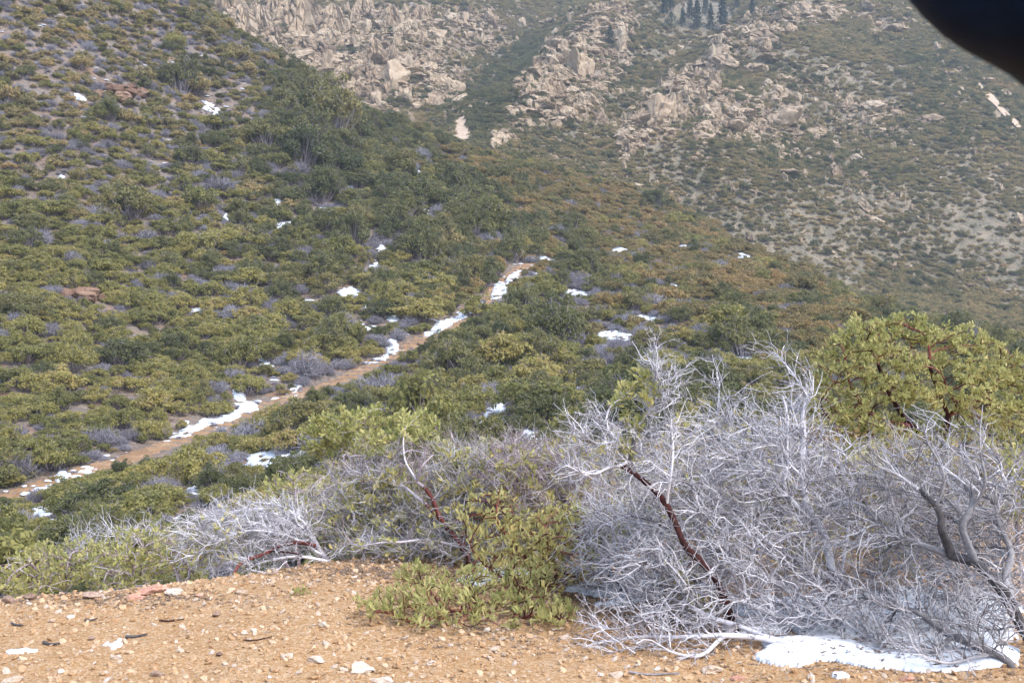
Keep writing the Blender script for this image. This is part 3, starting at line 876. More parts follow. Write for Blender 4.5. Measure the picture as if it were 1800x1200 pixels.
# named big bushes of the photo: px, py of the middle, width in pixels, kind, label
BIG = [
    (225, 352, 105, 'dark', 'broad dark oval bush on the upper left slope above the olive shrubs'), (352, 345, 72, 'olive', 'domed olive bush right of the broad dark oval bush'),
    (355, 425, 76, 'olive', 'roundest bush on the slope, dense and ball shaped'), (850, 490, 50, 'dark', 'dark upright bush touching the left edge of the snowy trail'),
    (320, 140, 70, 'dark', 'dark spreading bush among grey brush high on the left slope'), (497, 140, 56, 'dark', 'dark bush on the crest below the rock cliffs'),
    (565, 160, 66, 'dark', 'wide dark bush on the crest in front of pink rocks'), (500, 185, 60, 'dark', 'dark rounded bush just under the crest'),
    (455, 265, 50, 'dark', 'small upright dark bush beside a snow fleck'), (530, 268, 84, 'dark', 'large dark oak bush in the middle of the upper thicket'),
    (600, 285, 80, 'dark', 'large dark oak bush left of the crest'), (545, 235, 74, 'dark', 'wide oak bush with olive top below the crest'),
    (655, 262, 60, 'dark', 'dark oak at the edge of the crest'), (700, 290, 74, 'dark', 'dark oak on the descending crest'),
    (795, 322, 76, 'dark', 'dark oak beside the yellow green slope'), (630, 380, 66, 'dark', 'dark round oak in the middle of the slope'),
    (690, 370, 64, 'dark', 'dark oak left of a snow fleck'), (620, 412, 74, 'dark', 'broad dark oak beneath the round oak'),
    (565, 335, 70, 'dark', 'greenish oak between snow flecks'), (760, 400, 80, 'dark', 'broad oak above the upper end of the trail'),
    (830, 395, 66, 'dark', 'oak on the slope above the snowy trail end'), (505, 488, 72, 'dark', 'fine twigged grey green bush on the middle slope'),
    (565, 470, 84, 'dark', 'widest grey green bush on the middle slope'), (440, 470, 64, 'dark', 'dark bush left of the grey green bushes'),
    (900, 440, 60, 'dark', 'dark oak directly above the far end of the trail'), (975, 578, 104, 'dark', 'big dark green bush right of the snow strip'),
    (1030, 645, 84, 'dark', 'dark green bush above the twisted dead crown'), (795, 640, 104, 'dark', 'tall dark bush below the trail bend'),
    (805, 578, 66, 'olive', 'round yellow olive bush beside the snow on the trail'), (950, 690, 118, 'olive', 'large domed olive bush low in the middle of the slope'),
    (735, 535, 92, 'olive', 'broad olive bush above the snow strip on the trail'), (530, 738, 84, 'dark', 'dark bush just below the trail'),
    (210, 612, 100, 'dark', 'greyish dark bush rising out of the olive shrubs on the left'), (1300, 602, 84, 'dark', 'dark bush on the lower edge of the spur'),
    (1120, 640, 66, 'dark', 'dark bush behind the twisted dead crown'), (1212, 708, 86, 'dark', 'dark bush behind the pale dead branches'),
    (1155, 352, 44, 'dark', 'lone dark bush on the crest of the spur'), (840, 540, 60, 'olive', 'olive bush left of the snow strip'),
    (450, 565, 84, 'olive', 'arched olive bush with bare grey stems below its crown'), (40, 945, 110, 'olive', 'large green bush at the left edge below the trail'),
    (240, 870, 90, 'olive', 'olive bush in the dip behind the gravel'), (830, 700, 84, 'olive', 'olive bush below the tall dark bush'),
]
ITEMS = []           # x, y, z, radius, kind, label
CELL = {}


TRPX, TRPY = proj(TR[:, 0], TR[:, 1], TR[:, 2])
_o = np.argsort(TRPX); TRPX = TRPX[_o]; TRPY = TRPY[_o]; TRD = TR[_o, 1]
N_SNOW = len(SNOW_CLEAR)
for rx_, ry_, rr_ in ((205, 155, 3.2), (140, 515, 2.0)):      # the two brown crags stand clear of the shrubs too
    c0 = hit(rx_, ry_ + 6, 20)
    SNOW_CLEAR.append((c0[0], c0[1], np.array([rr_, 0.]), np.array([0., rr_ * .7])))
SN_PX = []
for cx0, cy0, A0, B0 in SNOW_CLEAR:
    q0 = np.array([[cx0, cy0], [cx0 + .6 * A0[0], cy0 + .6 * A0[1]], [cx0 - .6 * A0[0], cy0 - .6 * A0[1]]])
    z0 = height(q0[:, 0], q0[:, 1]) + .05
    a_, b__ = proj(q0[:, 0], q0[:, 1], z0)
    SN_PX += list(zip(a_, b__, q0[:, 1]))
SN_PX = np.array(SN_PX)


def hides(x, y, z, r, kind):
    """would this shrub stand between the viewer on the ledge and the path or a snow patch, which are seen clear of shrubs"""
    tall = r * dict(dark=1.35, olive=1.05, low=.85, brush=.75, scrub=.95)[kind]
    px, pt = proj(x, y, z + tall); half = r * F / y * .9
    if -300 < px < 945:
        m = (TRPX > px - half) & (TRPX < px + half) & (TRD > y + .5)
        if m.any() and pt < TRPY[m].max() - 1.0 and TRD[m].min() - y < 45: return True
    m = (np.abs(SN_PX[:, 0] - px) < half) & (SN_PX[:, 2] > y) & (SN_PX[:, 2] < y + 40)
    return bool(m.any() and pt < SN_PX[m, 1].max() - 1)


def near_ok(x, y, r, lo=.62):
    i, j = int(x // 3), int(y // 3)
    for a in (i - 1, i, i + 1):
        for b_ in (j - 1, j, j + 1):
            for (X, Y, R) in CELL.get((a, b_), ()):
                if (X - x) ** 2 + (Y - y) ** 2 < (lo * (R + r)) ** 2: return False
    return True


def put(x, y, r):
    CELL.setdefault((int(x // 3), int(y // 3)), []).append((x, y, r))


for px, py, w, kind, lab in BIG:
    hk = dict(olive=.5, dark=.62)[kind]
    p = hit(px, py + w * .30, 14)
    if p is None or p[1] > 300: continue
    r = w / 2 * p[1] / F * .92
    ITEMS.append((p[0], p[1], p[2], r, kind, lab)); put(p[0], p[1], r)

_trx = TR[:, :2]
nC = 90000
Yc = np.sqrt(rng.uniform(13.0 ** 2, 312.0 ** 2, nC)); uc = rng.uniform(-.53, .53, nC)
Xc = uc * Yc; Zc = height(Xc, Yc)
vis = visible(Xc, Yc, Zc + 1.6, .002)
pxc, pyc = proj(Xc, Yc, Zc + .6)
ybound = np.interp(pxc, _pxc, YB)
ok = vis & (Yc < ybound + 14) & (pyc > -60) & (pyc < 1150)
KN = ['olive', 'dark', 'low', 'brush', 'scrub']
for k in np.nonzero(ok)[0]:
    x, y = Xc[k], Yc[k]
    m = mix_at(pxc[k], pyc[k])
    if rng.random() > m[6] + .0: 
        if rng.random() < .5: continue
    m[3] *= 1.15; w = m[:5] / m[:5].sum(); kind = KN[rng.choice(5, p=w)]
    r = m[5] * rng.lognormal(-.10, .40) * (1.12 if kind == 'dark' else .85 if kind == 'brush' else 1) * np.interp(y, [13, 60, 120, 300], [.62, .95, 1.0, 1.08])
    dtr = np.min((_trx[:, 0] - x) ** 2 + (_trx[:, 1] - y) ** 2)
    if dtr < (1.05 + r * .72) ** 2: continue
    if not near_ok(x, y, r, .42 if kind in ('olive', 'low') else .40 if kind in ('scrub', 'brush') else .5): continue
    if in_snow(x, y): continue
    if hides(x, y, Zc[k], r, kind):
        r *= .55
        if r < .3 or hides(x, y, Zc[k], r, kind): continue
    put(x, y, r); ITEMS.append((x, y, Zc[k], r, kind, None))
print('hill shrubs', len(ITEMS))

# last specks, too many to count
_sp = []
for cx, cy, rx, ry, n in ((470, 200, 90, 70, 40), (520, 350, 120, 70, 30), (640, 480, 200, 90, 40), (230, 180, 150, 90, 26), (1060, 580, 90, 60, 40), (960, 480, 80, 40, 16),
                          (1180, 610, 100, 50, 24), (430, 640, 90, 70, 20), (420, 840, 80, 40, 16), (850, 700, 80, 50, 18), (120, 60, 120, 60, 14), (130, 850, 120, 30, 14), (1300, 560, 90, 60, 10)):
    for _ in range(n * 7):
        p = hit(rng.normal(cx, rx * .6), rng.normal(cy, ry * .6), 25)
        if p is not None and p[1] < 290 and near_ok(p[0], p[1], .3, .72): _sp.append(p)
_sp = np.array(_sp)


def flake(seed):
    r = np.random.default_rng(seed); n = 14
    an = np.linspace(0, 2 * PI, n, endpoint=False); ra = r.uniform(.35, 1.1, n)
    top = np.column_stack([np.cos(an) * ra * .6, np.sin(an) * ra * .6, np.full(n, .16)])
    bot = np.column_stack([np.cos(an) * ra, np.sin(an) * ra, np.full(n, -.15)])
    V = np.concatenate([[[0, 0, .2]], top, bot])
    k = np.arange(n); k2 = (k + 1) % n
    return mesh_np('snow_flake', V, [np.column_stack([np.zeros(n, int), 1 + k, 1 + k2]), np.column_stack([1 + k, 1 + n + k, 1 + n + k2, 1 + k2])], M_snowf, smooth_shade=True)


_r = np.zeros((len(_sp), 3)); _r[:, 2] = rng.uniform(0, 6, len(_sp))
_s = rng.uniform(.15, .55, len(_sp))[:, None] * np.array([[1, 1, .8]])
_cr = np.array(CRUMBS); _cr3 = np.column_stack([_cr[:, :2], height(_cr[:, 0], _cr[:, 1])])
_sp = np.concatenate([_sp, _cr3]); _r = np.concatenate([_r, np.column_stack([np.zeros((len(_cr), 2)), rng.uniform(0, 6, len(_cr))])])
_s = np.concatenate([_s, np.clip(_cr[:, 2:], .1, .7) * np.array([[1, 1, .5]])])
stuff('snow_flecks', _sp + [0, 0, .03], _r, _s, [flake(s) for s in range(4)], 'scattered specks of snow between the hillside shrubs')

ZONE = [  # where a shrub stands, by things one can find in the photo
    (lambda x, y: y < 200 and x < 330, 'high on the left slope around the brown crag'),
    (lambda x, y: y < 330 and x < 470, 'on the upper left slope below the brown crag'),
    (lambda x, y: x < 330 and y < 480, 'on the left slope near the broad dark oval bush'),
    (lambda x, y: x < 450 and y < 660, 'on the left slope around the reddish rock'),
    (lambda x, y: x < 470 and y < 775, 'just above the trail at the left'),
    (lambda x, y: x < 330 and y < 860, 'close beside the trail near the left edge'),
    (lambda x, y: x < 620 and y > 690, 'in the dip below the trail at the lower left'),
    (lambda x, y: x < 620 and y < 300, 'along the crest below the pink cliffs'),
    (lambda x, y: x < 900 and y < 330, 'along the descending crest in the middle'),
    (lambda x, y: x < 920 and y < 470, 'in the dark thicket above the trail'),
    (lambda x, y: x < 760 and y < 640, 'above the trail between the snow patches'),
    (lambda x, y: x < 1000 and y > 560, 'below the snowy part of the trail'),
    (lambda x, y: x < 1100 and y < 480, 'on the spur right of the trail end'),
    (lambda x, y: x < 1180 and y > 460, 'in the grey brushy hollow right of the trail'),
    (lambda x, y: y < 470, 'on the yellowish crest of the spur'),
    (lambda x, y: True, 'on the lower right flank of the spur'),
]
LOOK = dict(olive=('domed olive green manzanita shrub', 'shrub', 'manzanita_shrub'), dark=('dark green rounded scrub oak', 'shrub', 'scrub_oak'),
            low=('low yellowish green shrub', 'shrub', 'low_shrub'), brush=('leafless grey brush', 'bush', 'grey_brush'), scrub=('sparse grey green scrub bush', 'bush', 'scrub_bush'))
size_px = np.array([it[3] / it[1] for it in ITEMS]) * F
cx_, cy_ = proj(np.array([i[0] for i in ITEMS]), np.array([i[1] for i in ITEMS]), np.array([i[2] + i[3] * .5 for i in ITEMS]))
inview = (cx_ > -10) & (cx_ < 1810) & (cy_ > -10) & (cy_ < 1010)
LIM = dict(olive=290, dark=290, low=240, brush=240, scrub=150)
order = np.argsort(-size_px)
count = {}; indiv = set()
for k in order:
    kd = ITEMS[k][4]
    if ITEMS[k][5] or (inview[k] and count.get(kd, 0) < LIM[kd]):
        indiv.add(int(k)); count[kd] = count.get(kd, 0) + 1
rest = {}
for k, (x, y, z, r, kind, lab) in enumerate(ITEMS):
    sc = (r * rng.uniform(.8, 1.3), r * rng.uniform(.8, 1.2), r * rng.uniform(.7, 1.3) * (1.15 if kind == 'dark' else 1))
    rz = rng.uniform(0, 2 * PI)
    if k in indiv:
        base, cat, nm = LOOK[kind]
        zone = next(t for f, t in ZONE if f(cx_[k], cy_[k]))
        pm = PROTO[kind][rng.integers(len(PROTO[kind]))]
        if lab: nm = 'round_bush' if kind == 'dark' else nm
        sz = 'large ' if size_px[k] > 34 else 'small ' if size_px[k] < 17 else ''
        label = lab or (sz + base + ' ' + zone)
        grp = None if lab else base + 's ' + zone
        if pm[1] is not None and (lab or size_px[k] > 24):
            o = bpy.data.objects.new(nm, None); COL.objects.link(o)
            link('crown', pm[0], o); link('stems', pm[1], o)
        else:
            o = bpy.data.objects.new(nm, pm[2]); COL.objects.link(o)
        o.location = (x, y, z); o.rotation_euler = (0, 0, rz); o.scale = sc
        tag(o, label, cat, grp)
    else:
        rest.setdefault(kind, []).append(((x, y, z), (0, 0, rz), sc))
for cx0, cy0, A0, B0 in SNOW_CLEAR[:N_SNOW]:          # dead twigs and seedlings poking through the drifts
    if cy0 < 12: continue
    na_ = np.hypot(*A0) * np.hypot(*B0)
    for _ in range(int(np.clip(na_ * 2.5, 3, 13))):
        a_ = rng.uniform(0, 6.28); q_ = math.sqrt(rng.uniform(0, 1.1))
        xy = np.array([cx0, cy0]) + A0 * (q_ * math.cos(a_)) + B0 * (q_ * math.sin(a_))
        r_s = rng.uniform(.12, .34)
        rest.setdefault('brush' if rng.random() < .8 else 'low', []).append(((xy[0], xy[1], float(height(xy[0], xy[1]))), (0, 0, rng.uniform(0, 6)), (r_s * 1.5, r_s, r_s * .8)))
NAMES = dict(olive=('olive_shrubs', 'distant olive shrubs covering the slope'), dark=('dark_shrubs', 'distant dark green shrubs of the thicket'),
             low=('spur_shrubs', 'low yellow green shrub cover of the spur'), brush=('grey_brushwood', 'leafless grey brushwood between the shrubs'),
             scrub=('slope_scrub', 'sparse grey green scrub cover on the upper slope'))
for kind, L in rest.items():
    stuff(NAMES[kind][0], [a for a, _, _ in L], [b_ for _, b_, _ in L], [c for _, _, c in L], [p[2] for p in PROTO[kind]], NAMES[kind][1])

# scrub of the mountain: one cover, thinner on bare rock
nM = 210000
Ym = np.exp(rng.uniform(math.log(225.0), math.log(760.0), nM * 2)); 
keep = rng.random(nM * 2) < (Ym / 760) ** 1.2
Ym = Ym[keep]; um = rng.uniform(-.56, .56, len(Ym)); Xm = um * Ym; Zm = height(Xm, Ym)
pxm, pym = proj(Xm, Ym, Zm)
rkm = g_interp(rk, um, Ym)
okm = visible(Xm, Ym, Zm + 2.5, .001) & (Ym > np.interp(pxm, _pxc, YB) + 6) & (pym > -60)
okm &= rng.random(len(Ym)) > rkm * .70
dn = .7 * fbm(Xm / 22, Ym / 34, 4, 133) + .0 * Xm + .18 * fbm(Xm / 80, Ym / 90, 3, 143) - .2 * np.clip(g_interp(streak, um, Ym) - .02, 0, 1)
okm &= rng.random(len(Ym)) < .66 + 1.2 * dn
for ex, ey, rx, ry in ((812, 232, 14, 26), (1745, 180, 14, 14), (1765, 200, 12, 12), (1725, 155, 10, 12), (1785, 220, 10, 10), (655, 165, 14, 30), (1230, 30, 60, 30)):
    okm &= ~(((pxm - ex) / rx) ** 2 + ((pym - ey) / ry) ** 2 < 1)
idx = np.nonzero(okm)[0]
print('mountain scrub', len(idx))
gully = sum(w * blob(pxm, pym, cx, cy, rx, ry, an) for cx, cy, rx, ry, an, w in
            ((860, 160, 90, 40, -35, 1), (930, 90, 70, 30, -40, .9), (840, 225, 30, 30, 0, 1), (1400, 130, 60, 30, 0, .5), (1620, 110, 60, 40, 0, .5), (1290, 190, 60, 25, 0, .6), (700, 100, 40, 20, 0, .4)))
pd = np.clip(.08 + .6 * gully + .35 * fbm(Xm / 35, Ym / 45, 3, 171), .03, .9)
isd = rng.random(len(Ym)) < pd
for nm, sel, kind, lab, lo, hi in (('mountain_oaks', isd, 'dark', 'dark shrub cover in the gullies of the rocky mountain', 1.0, 2.5), ('mountain_scrub', ~isd, 'scrub', 'grey green scrub cover of the rocky mountain', .8, 1.9)):
    ii = idx[sel[idx]]
    R = np.zeros((len(ii), 3)); R[:, 2] = rng.uniform(0, 6.28, len(ii))
    s = rng.uniform(lo, hi, len(ii)) * np.interp(Ym[ii], [225, 320, 500], [.52, .66, .95])
    S = np.column_stack([s, s * rng.uniform(.8, 1.2, len(ii)), s * rng.uniform(.65, 1.0, len(ii))])
    stuff(nm, np.column_stack([Xm[ii], Ym[ii], Zm[ii]]), R, S, [p[2] for p in PROTO[kind]], lab)
# ------------------------------------------------------------------ branching wood (space colonisation)
def grow(seeds, attr, step=.04, infl=.5, kill=.06, iters=120, jit=.35, r=None, up=0.0, maxn=9000, mom=.6, flow=(0, 0, 0)):
    """seeds: list of (points (n,3), radii (n,)).  Returns node positions, parents, minimum radii, depth from the seed wood"""
    Pn, par, rad = [], [], []
    for pts, rr in seeds:
        pts = np.asarray(pts, float); rr = np.asarray(rr, float)
        n0 = len(Pn)
        for a in range(len(pts)):
            if a == 0:
                prev = -1
                if n0:      # join to the nearest earlier wood
                    d = np.linalg.norm(np.array(Pn) - pts[0], axis=1)
                    k = int(d.argmin())
                    if d[k] < .12: prev = k
                Pn.append(pts[0]); par.append(prev); rad.append(rr[0]); last = len(Pn) - 1
            else:
                L = np.linalg.norm(pts[a] - pts[a - 1]); m = max(1, int(L / step))
                for q in range(1, m + 1):
                    f = q / m
                    Pn.append(pts[a - 1] * (1 - f) + pts[a] * f); par.append(last); rad.append(rr[a - 1] * (1 - f) + rr[a] * f); last = len(Pn) - 1
    nseed = len(Pn)
    Pn = list(Pn)
    P = np.array(Pn)
    # make hand laid limbs crooked
    P[:nseed] += .018 * np.stack([vnoise(P[:, 0] * 6, P[:, 1] * 6, 3 + k, P[:, 2] * 6) for k in range(3)], 1)
    P = np.concatenate([P, np.zeros((maxn, 3))]); nn = nseed
    par = list(par); rad = list(rad)
    A = np.asarray(attr, float)
    D = np.full(len(A), 1e9); I = np.zeros(len(A), int)

    def upd(lo, hi, A, D, I):
        if hi <= lo: return
        B_ = P[lo:hi]; d = (B_ * B_).sum(1)[None] - 2 * (A @ B_.T)
        k = d.argmin(1); dm = np.sqrt(np.maximum(d[np.arange(len(A)), k] + (A * A).sum(1), 0))
        b_ = dm < D
        D[b_] = dm[b_]; I[b_] = k[b_] + lo
    for lo in range(0, nseed, 400): upd(lo, min(lo + 400, nseed), A, D, I)
    nch = {}
    DIR = np.zeros_like(P)
    for i in range(nseed):
        if par[i] >= 0: DIR[i] = unit(P[i] - P[par[i]])
    for it in range(iters):
        m = D < infl
        if not m.any(): break
        src = I[m]; dirs = unit(A[m] - P[src])
        u, inv = np.unique(src, return_inverse=True)
        S = np.zeros((len(u), 3)); np.add.at(S, inv, dirs)
        S = unit(unit(S) + mom * DIR[u] + r.normal(0, jit, S.shape) + np.array(flow) + np.array([0, 0, up]))
        lo = nn
        for i, s in zip(u, S):
            if nch.get(i, 0) >= 3 or nn >= len(P): continue
            nch[i] = nch.get(i, 0) + 1
            P[nn] = P[i] + s * step * r.uniform(.75, 1.2); DIR[nn] = s; par.append(int(i)); rad.append(0.0); nn += 1
        if nn == lo: break
        upd(lo, nn, A, D, I)
        kp = D > kill
        A = A[kp]; D = D[kp]; I = I[kp]
        if nn >= len(P) or len(A) == 0: break
    return P[:nn].copy(), np.array(par), np.array(rad), nseed


def radii(par, rmin, tip, power=2.35):
    n = len(par); acc = np.zeros(n); ch = np.zeros(n, int)
    for i in range(n - 1, -1, -1):
        if acc[i] == 0: acc[i] = tip ** power
        p = par[i]
        if p >= 0: acc[p] += acc[i]; ch[p] += 1
    return np.maximum(acc ** (1 / power), 0), ch


def tubes(P, par, rad, r, sides=(7, 5, 4), lim=(.011, .006), wob=.0):
    """sweep every chain of nodes into a tapering tube; returns lists per class: thick / thin"""
    n = len(P); kids = [[] for _ in range(n)]
    for i, p in enumerate(par):
        if p >= 0: kids[p].append(i)
    out = {0: [], 1: []}
    starts = [(i, -1) for i in range(n) if par[i] < 0]
    while starts:
        i, p = starts.pop()
        chain = [p, i] if p >= 0 else [i]
        rr = [min(rad[i] * 1.15, rad[p]) if p >= 0 else rad[i], rad[i]] if p >= 0 else [rad[i]]
        cur = i
        while kids[cur]:
            ks = sorted(kids[cur], key=lambda k: -rad[k])
            for k in ks[1:]: starts.append((k, cur))
            cur = ks[0]; chain.append(cur); rr.append(rad[cur])
        if len(chain) < 2: continue
        pts = P[chain].copy(); rr = np.array(rr)
        # split where the wood turns thin so that limbs and twigs are separate parts
        thick = rr > lim[0]
        k = len(chain) if thick.all() else int((~thick).argmax())
        if k >= 2 and k < len(chain) - 1:
            out[0].append((pts[:k + 1], rr[:k + 1])); out[1].append((pts[k:], rr[k:]))
        elif k >= len(chain) - 1 and k >= 2: out[0].append((pts, rr))
        else: out[1].append((pts, rr))
    return out


def sweep(chains, r, lim=(.014, .006)):
    VV, QQ, TT = [], [], []; off = 0
    for pts, rr in chains:
        m = len(pts)
        rmax = rr.max()
        k = 9 if rmax > .02 else 6 if rmax > .009 else 4 if rmax > .0045 else 3
        if m > 2:
            p2 = pts.copy(); p2[1:-1] = .25 * pts[:-2] + .5 * pts[1:-1] + .25 * pts[2:]; pts = p2
        d = np.gradient(pts, axis=0); d = unit(d)
        ref = np.array([.3, .2, .93]) if abs(d[0] @ np.array([.3, .2, .93])) < .9 else np.array([1., 0, 0])
        X = np.empty_like(pts)
        x = unit(np.cross(d[0], ref))
        for i in range(m):
            x = x - d[i] * (x @ d[i]); x = x / max(np.linalg.norm(x), 1e-9); X[i] = x
        Y_ = np.cross(d, X)
        an = np.arange(k) * 2 * PI / k
        ring = pts[:, None] + (X[:, None] * np.cos(an)[None, :, None] + Y_[:, None] * np.sin(an)[None, :, None]) * rr[:, None, None]
        if k >= 6:     # sinewy wood: ridges running along the limb
            g = 1 + .16 * np.sin(an * 3 + r.uniform(0, 6))[None] + .10 * np.sin(an[None] * 2 + np.arange(m)[:, None] * .5)
            ring = pts[:, None] + (ring - pts[:, None]) * g[:, :, None]
        VV.append(ring.reshape(-1, 3))
        a, c = np.meshgrid(np.arange(m - 1), np.arange(k), indexing='ij')
        c2 = (c + 1) % k
        QQ.append(np.stack([a * k + c, a * k + c2, (a + 1) * k + c2, (a + 1) * k + c], -1).reshape(-1, 4) + off)
        TT.append(np.full(m * k, r.uniform(0, 1))); off += m * k
    if not VV: return None
    return np.concatenate(VV), np.concatenate(QQ), np.concatenate(TT)


def twig_bulk(S, D, L, r0, r, seg=4, kink=.36, kids=2):
    """many straight, kinked, forking twigs at once"""
    VV, QQ, TT, off = [], [], [], 0
    for gen in range(2):
        n = len(S); d = unit(D); P = [S]
        ds = [d]
        for k in range(seg):
            d = unit(d + r.normal(0, kink, (n, 3)))
            P.append(P[-1] + d * (L / seg)[:, None]); ds.append(d)
        P = np.stack(P, 1); x = unit(np.cross(ds[0], r.normal(0, 1, (n, 3)))); y = np.cross(ds[0], x)
        an = np.arange(3) * 2 * PI / 3
        rr = r0[:, None] * np.linspace(1, .42, seg + 1)[None]
        ring = P[:, :, None] + (x[:, None, None] * np.cos(an)[None, None, :, None] + y[:, None, None] * np.sin(an)[None, None, :, None]) * rr[:, :, None, None]
        VV.append(ring.reshape(-1, 3))
        b0 = (np.arange(n) * (seg + 1) * 3)[:, None] + off
        QQ += [b0 + np.array([[a * 3 + c, a * 3 + (c + 1) % 3, (a + 1) * 3 + (c + 1) % 3, (a + 1) * 3 + c]]) for a in range(seg) for c in range(3)]
        TT.append(np.repeat(r.uniform(0, 1, n), (seg + 1) * 3)); off += n * (seg + 1) * 3
        if gen == 0:
            m = n * kids; src = np.repeat(np.arange(n), kids); k = r.integers(1, seg, m)
            S = P[src, k]; dd = np.stack(ds, 1)[src, k]
            D = unit(dd + .85 * unit(np.cross(dd, r.normal(0, 1, (m, 3))))); L = L[src] * r.uniform(.3, .75, m); r0 = rr[src, k] * .85
            seg = 3
    return np.concatenate(VV), np.concatenate(QQ), np.concatenate(TT)


def leaves(tips, dirs, r, per=8, size=.024, spread=.05, tint0=0.0, upr=.55, width=.55):
    """clusters of upright oval leaves round the twig ends; two folded quads each"""
    n = len(tips) * per
    base = np.repeat(tips, per, 0); dr = np.repeat(dirs, per, 0)
    back = r.uniform(0, 1, n)[:, None]
    p = base - dr * back * spread * 1.3 + r.normal(0, spread * .16, (n, 3))
    D = unit(dr * .55 + r.normal(0, .62, (n, 3)) + np.array([0, 0, upr]))
    S = unit(np.cross(D, r.normal(0, 1, (n, 3)))); Nn = np.cross(S, D)
    L = (size * r.uniform(.65, 1.25, n))[:, None]; Wd = L * width * r.uniform(.8, 1.2, n)[:, None]
    a = p + D * L * .18
    v = np.stack([a, a + D * L * .7 + S * Wd * .75 + Nn * Wd * .25, a + D * L * 1.55 + S * Wd * .6 + Nn * Wd * .2, a + D * L * 2.0,
                  a + D * L * 1.55 - S * Wd * .6 + Nn * Wd * .2, a + D * L * .7 - S * Wd * .75 + Nn * Wd * .25], 1).reshape(-1, 3)
    b0 = np.arange(n)[:, None] * 6
    q = np.concatenate([b0 + np.array([[0, 1, 2, 3]]), b0 + np.array([[0, 3, 4, 5]])])
    ct = np.repeat(r.uniform(0, 1, len(tips)), per)
    t = np.clip(tint0 + .42 * ct + .45 * r.uniform(0, 1, n) ** 1.2 * (1 - .2 * tint0), 0, 1)
    return v, q, np.repeat(t, 6)


def ell(specs, n, r, shell=.0, floor=True):
    """points filling blobs given as (px, py, Y, rx px, ry px, depth m, weight)"""
    vol = np.array([s[3] * s[4] * s[6] for s in specs], float); vol /= vol.sum()
    out = []
    for s, f in zip(specs, vol):
        m = max(4, int(n * f))
        d = unit(r.normal(0, 1, (m, 3))) * (r.uniform(shell, 1, m) ** (1 / 3 if shell == 0 else .6))[:, None]
        c = W(s[0], s[1], s[2]); k = s[2] / F
        out.append(c + d * np.array([s[3] * k, s[5], s[4] * k]))
    A = np.concatenate(out)
    if floor:
        g = height(A[:, 0], A[:, 1]); A = A[A[:, 2] > g + .015]
    return A


def limb(pts, r0, r1, ground=False):
    P = np.array([W(*p) for p in pts])
    if ground:
        P[0, 2] = float(height(P[0, 0], P[0, 1])) - .04
    r0 *= .72; r1 *= .72
    m = len(P)
    # thicker polyline sampling through a spline keeps bends round
    t = np.linspace(0, m - 1, (m - 1) * 4 + 1); Q = np.stack([np.interp(t, np.arange(m), P[:, k]) for k in range(3)], 1)
    for _ in range(2): Q[1:-1] = .25 * Q[:-2] + .5 * Q[1:-1] + .25 * Q[2:]
    return Q, np.linspace(r0, r1, len(Q))


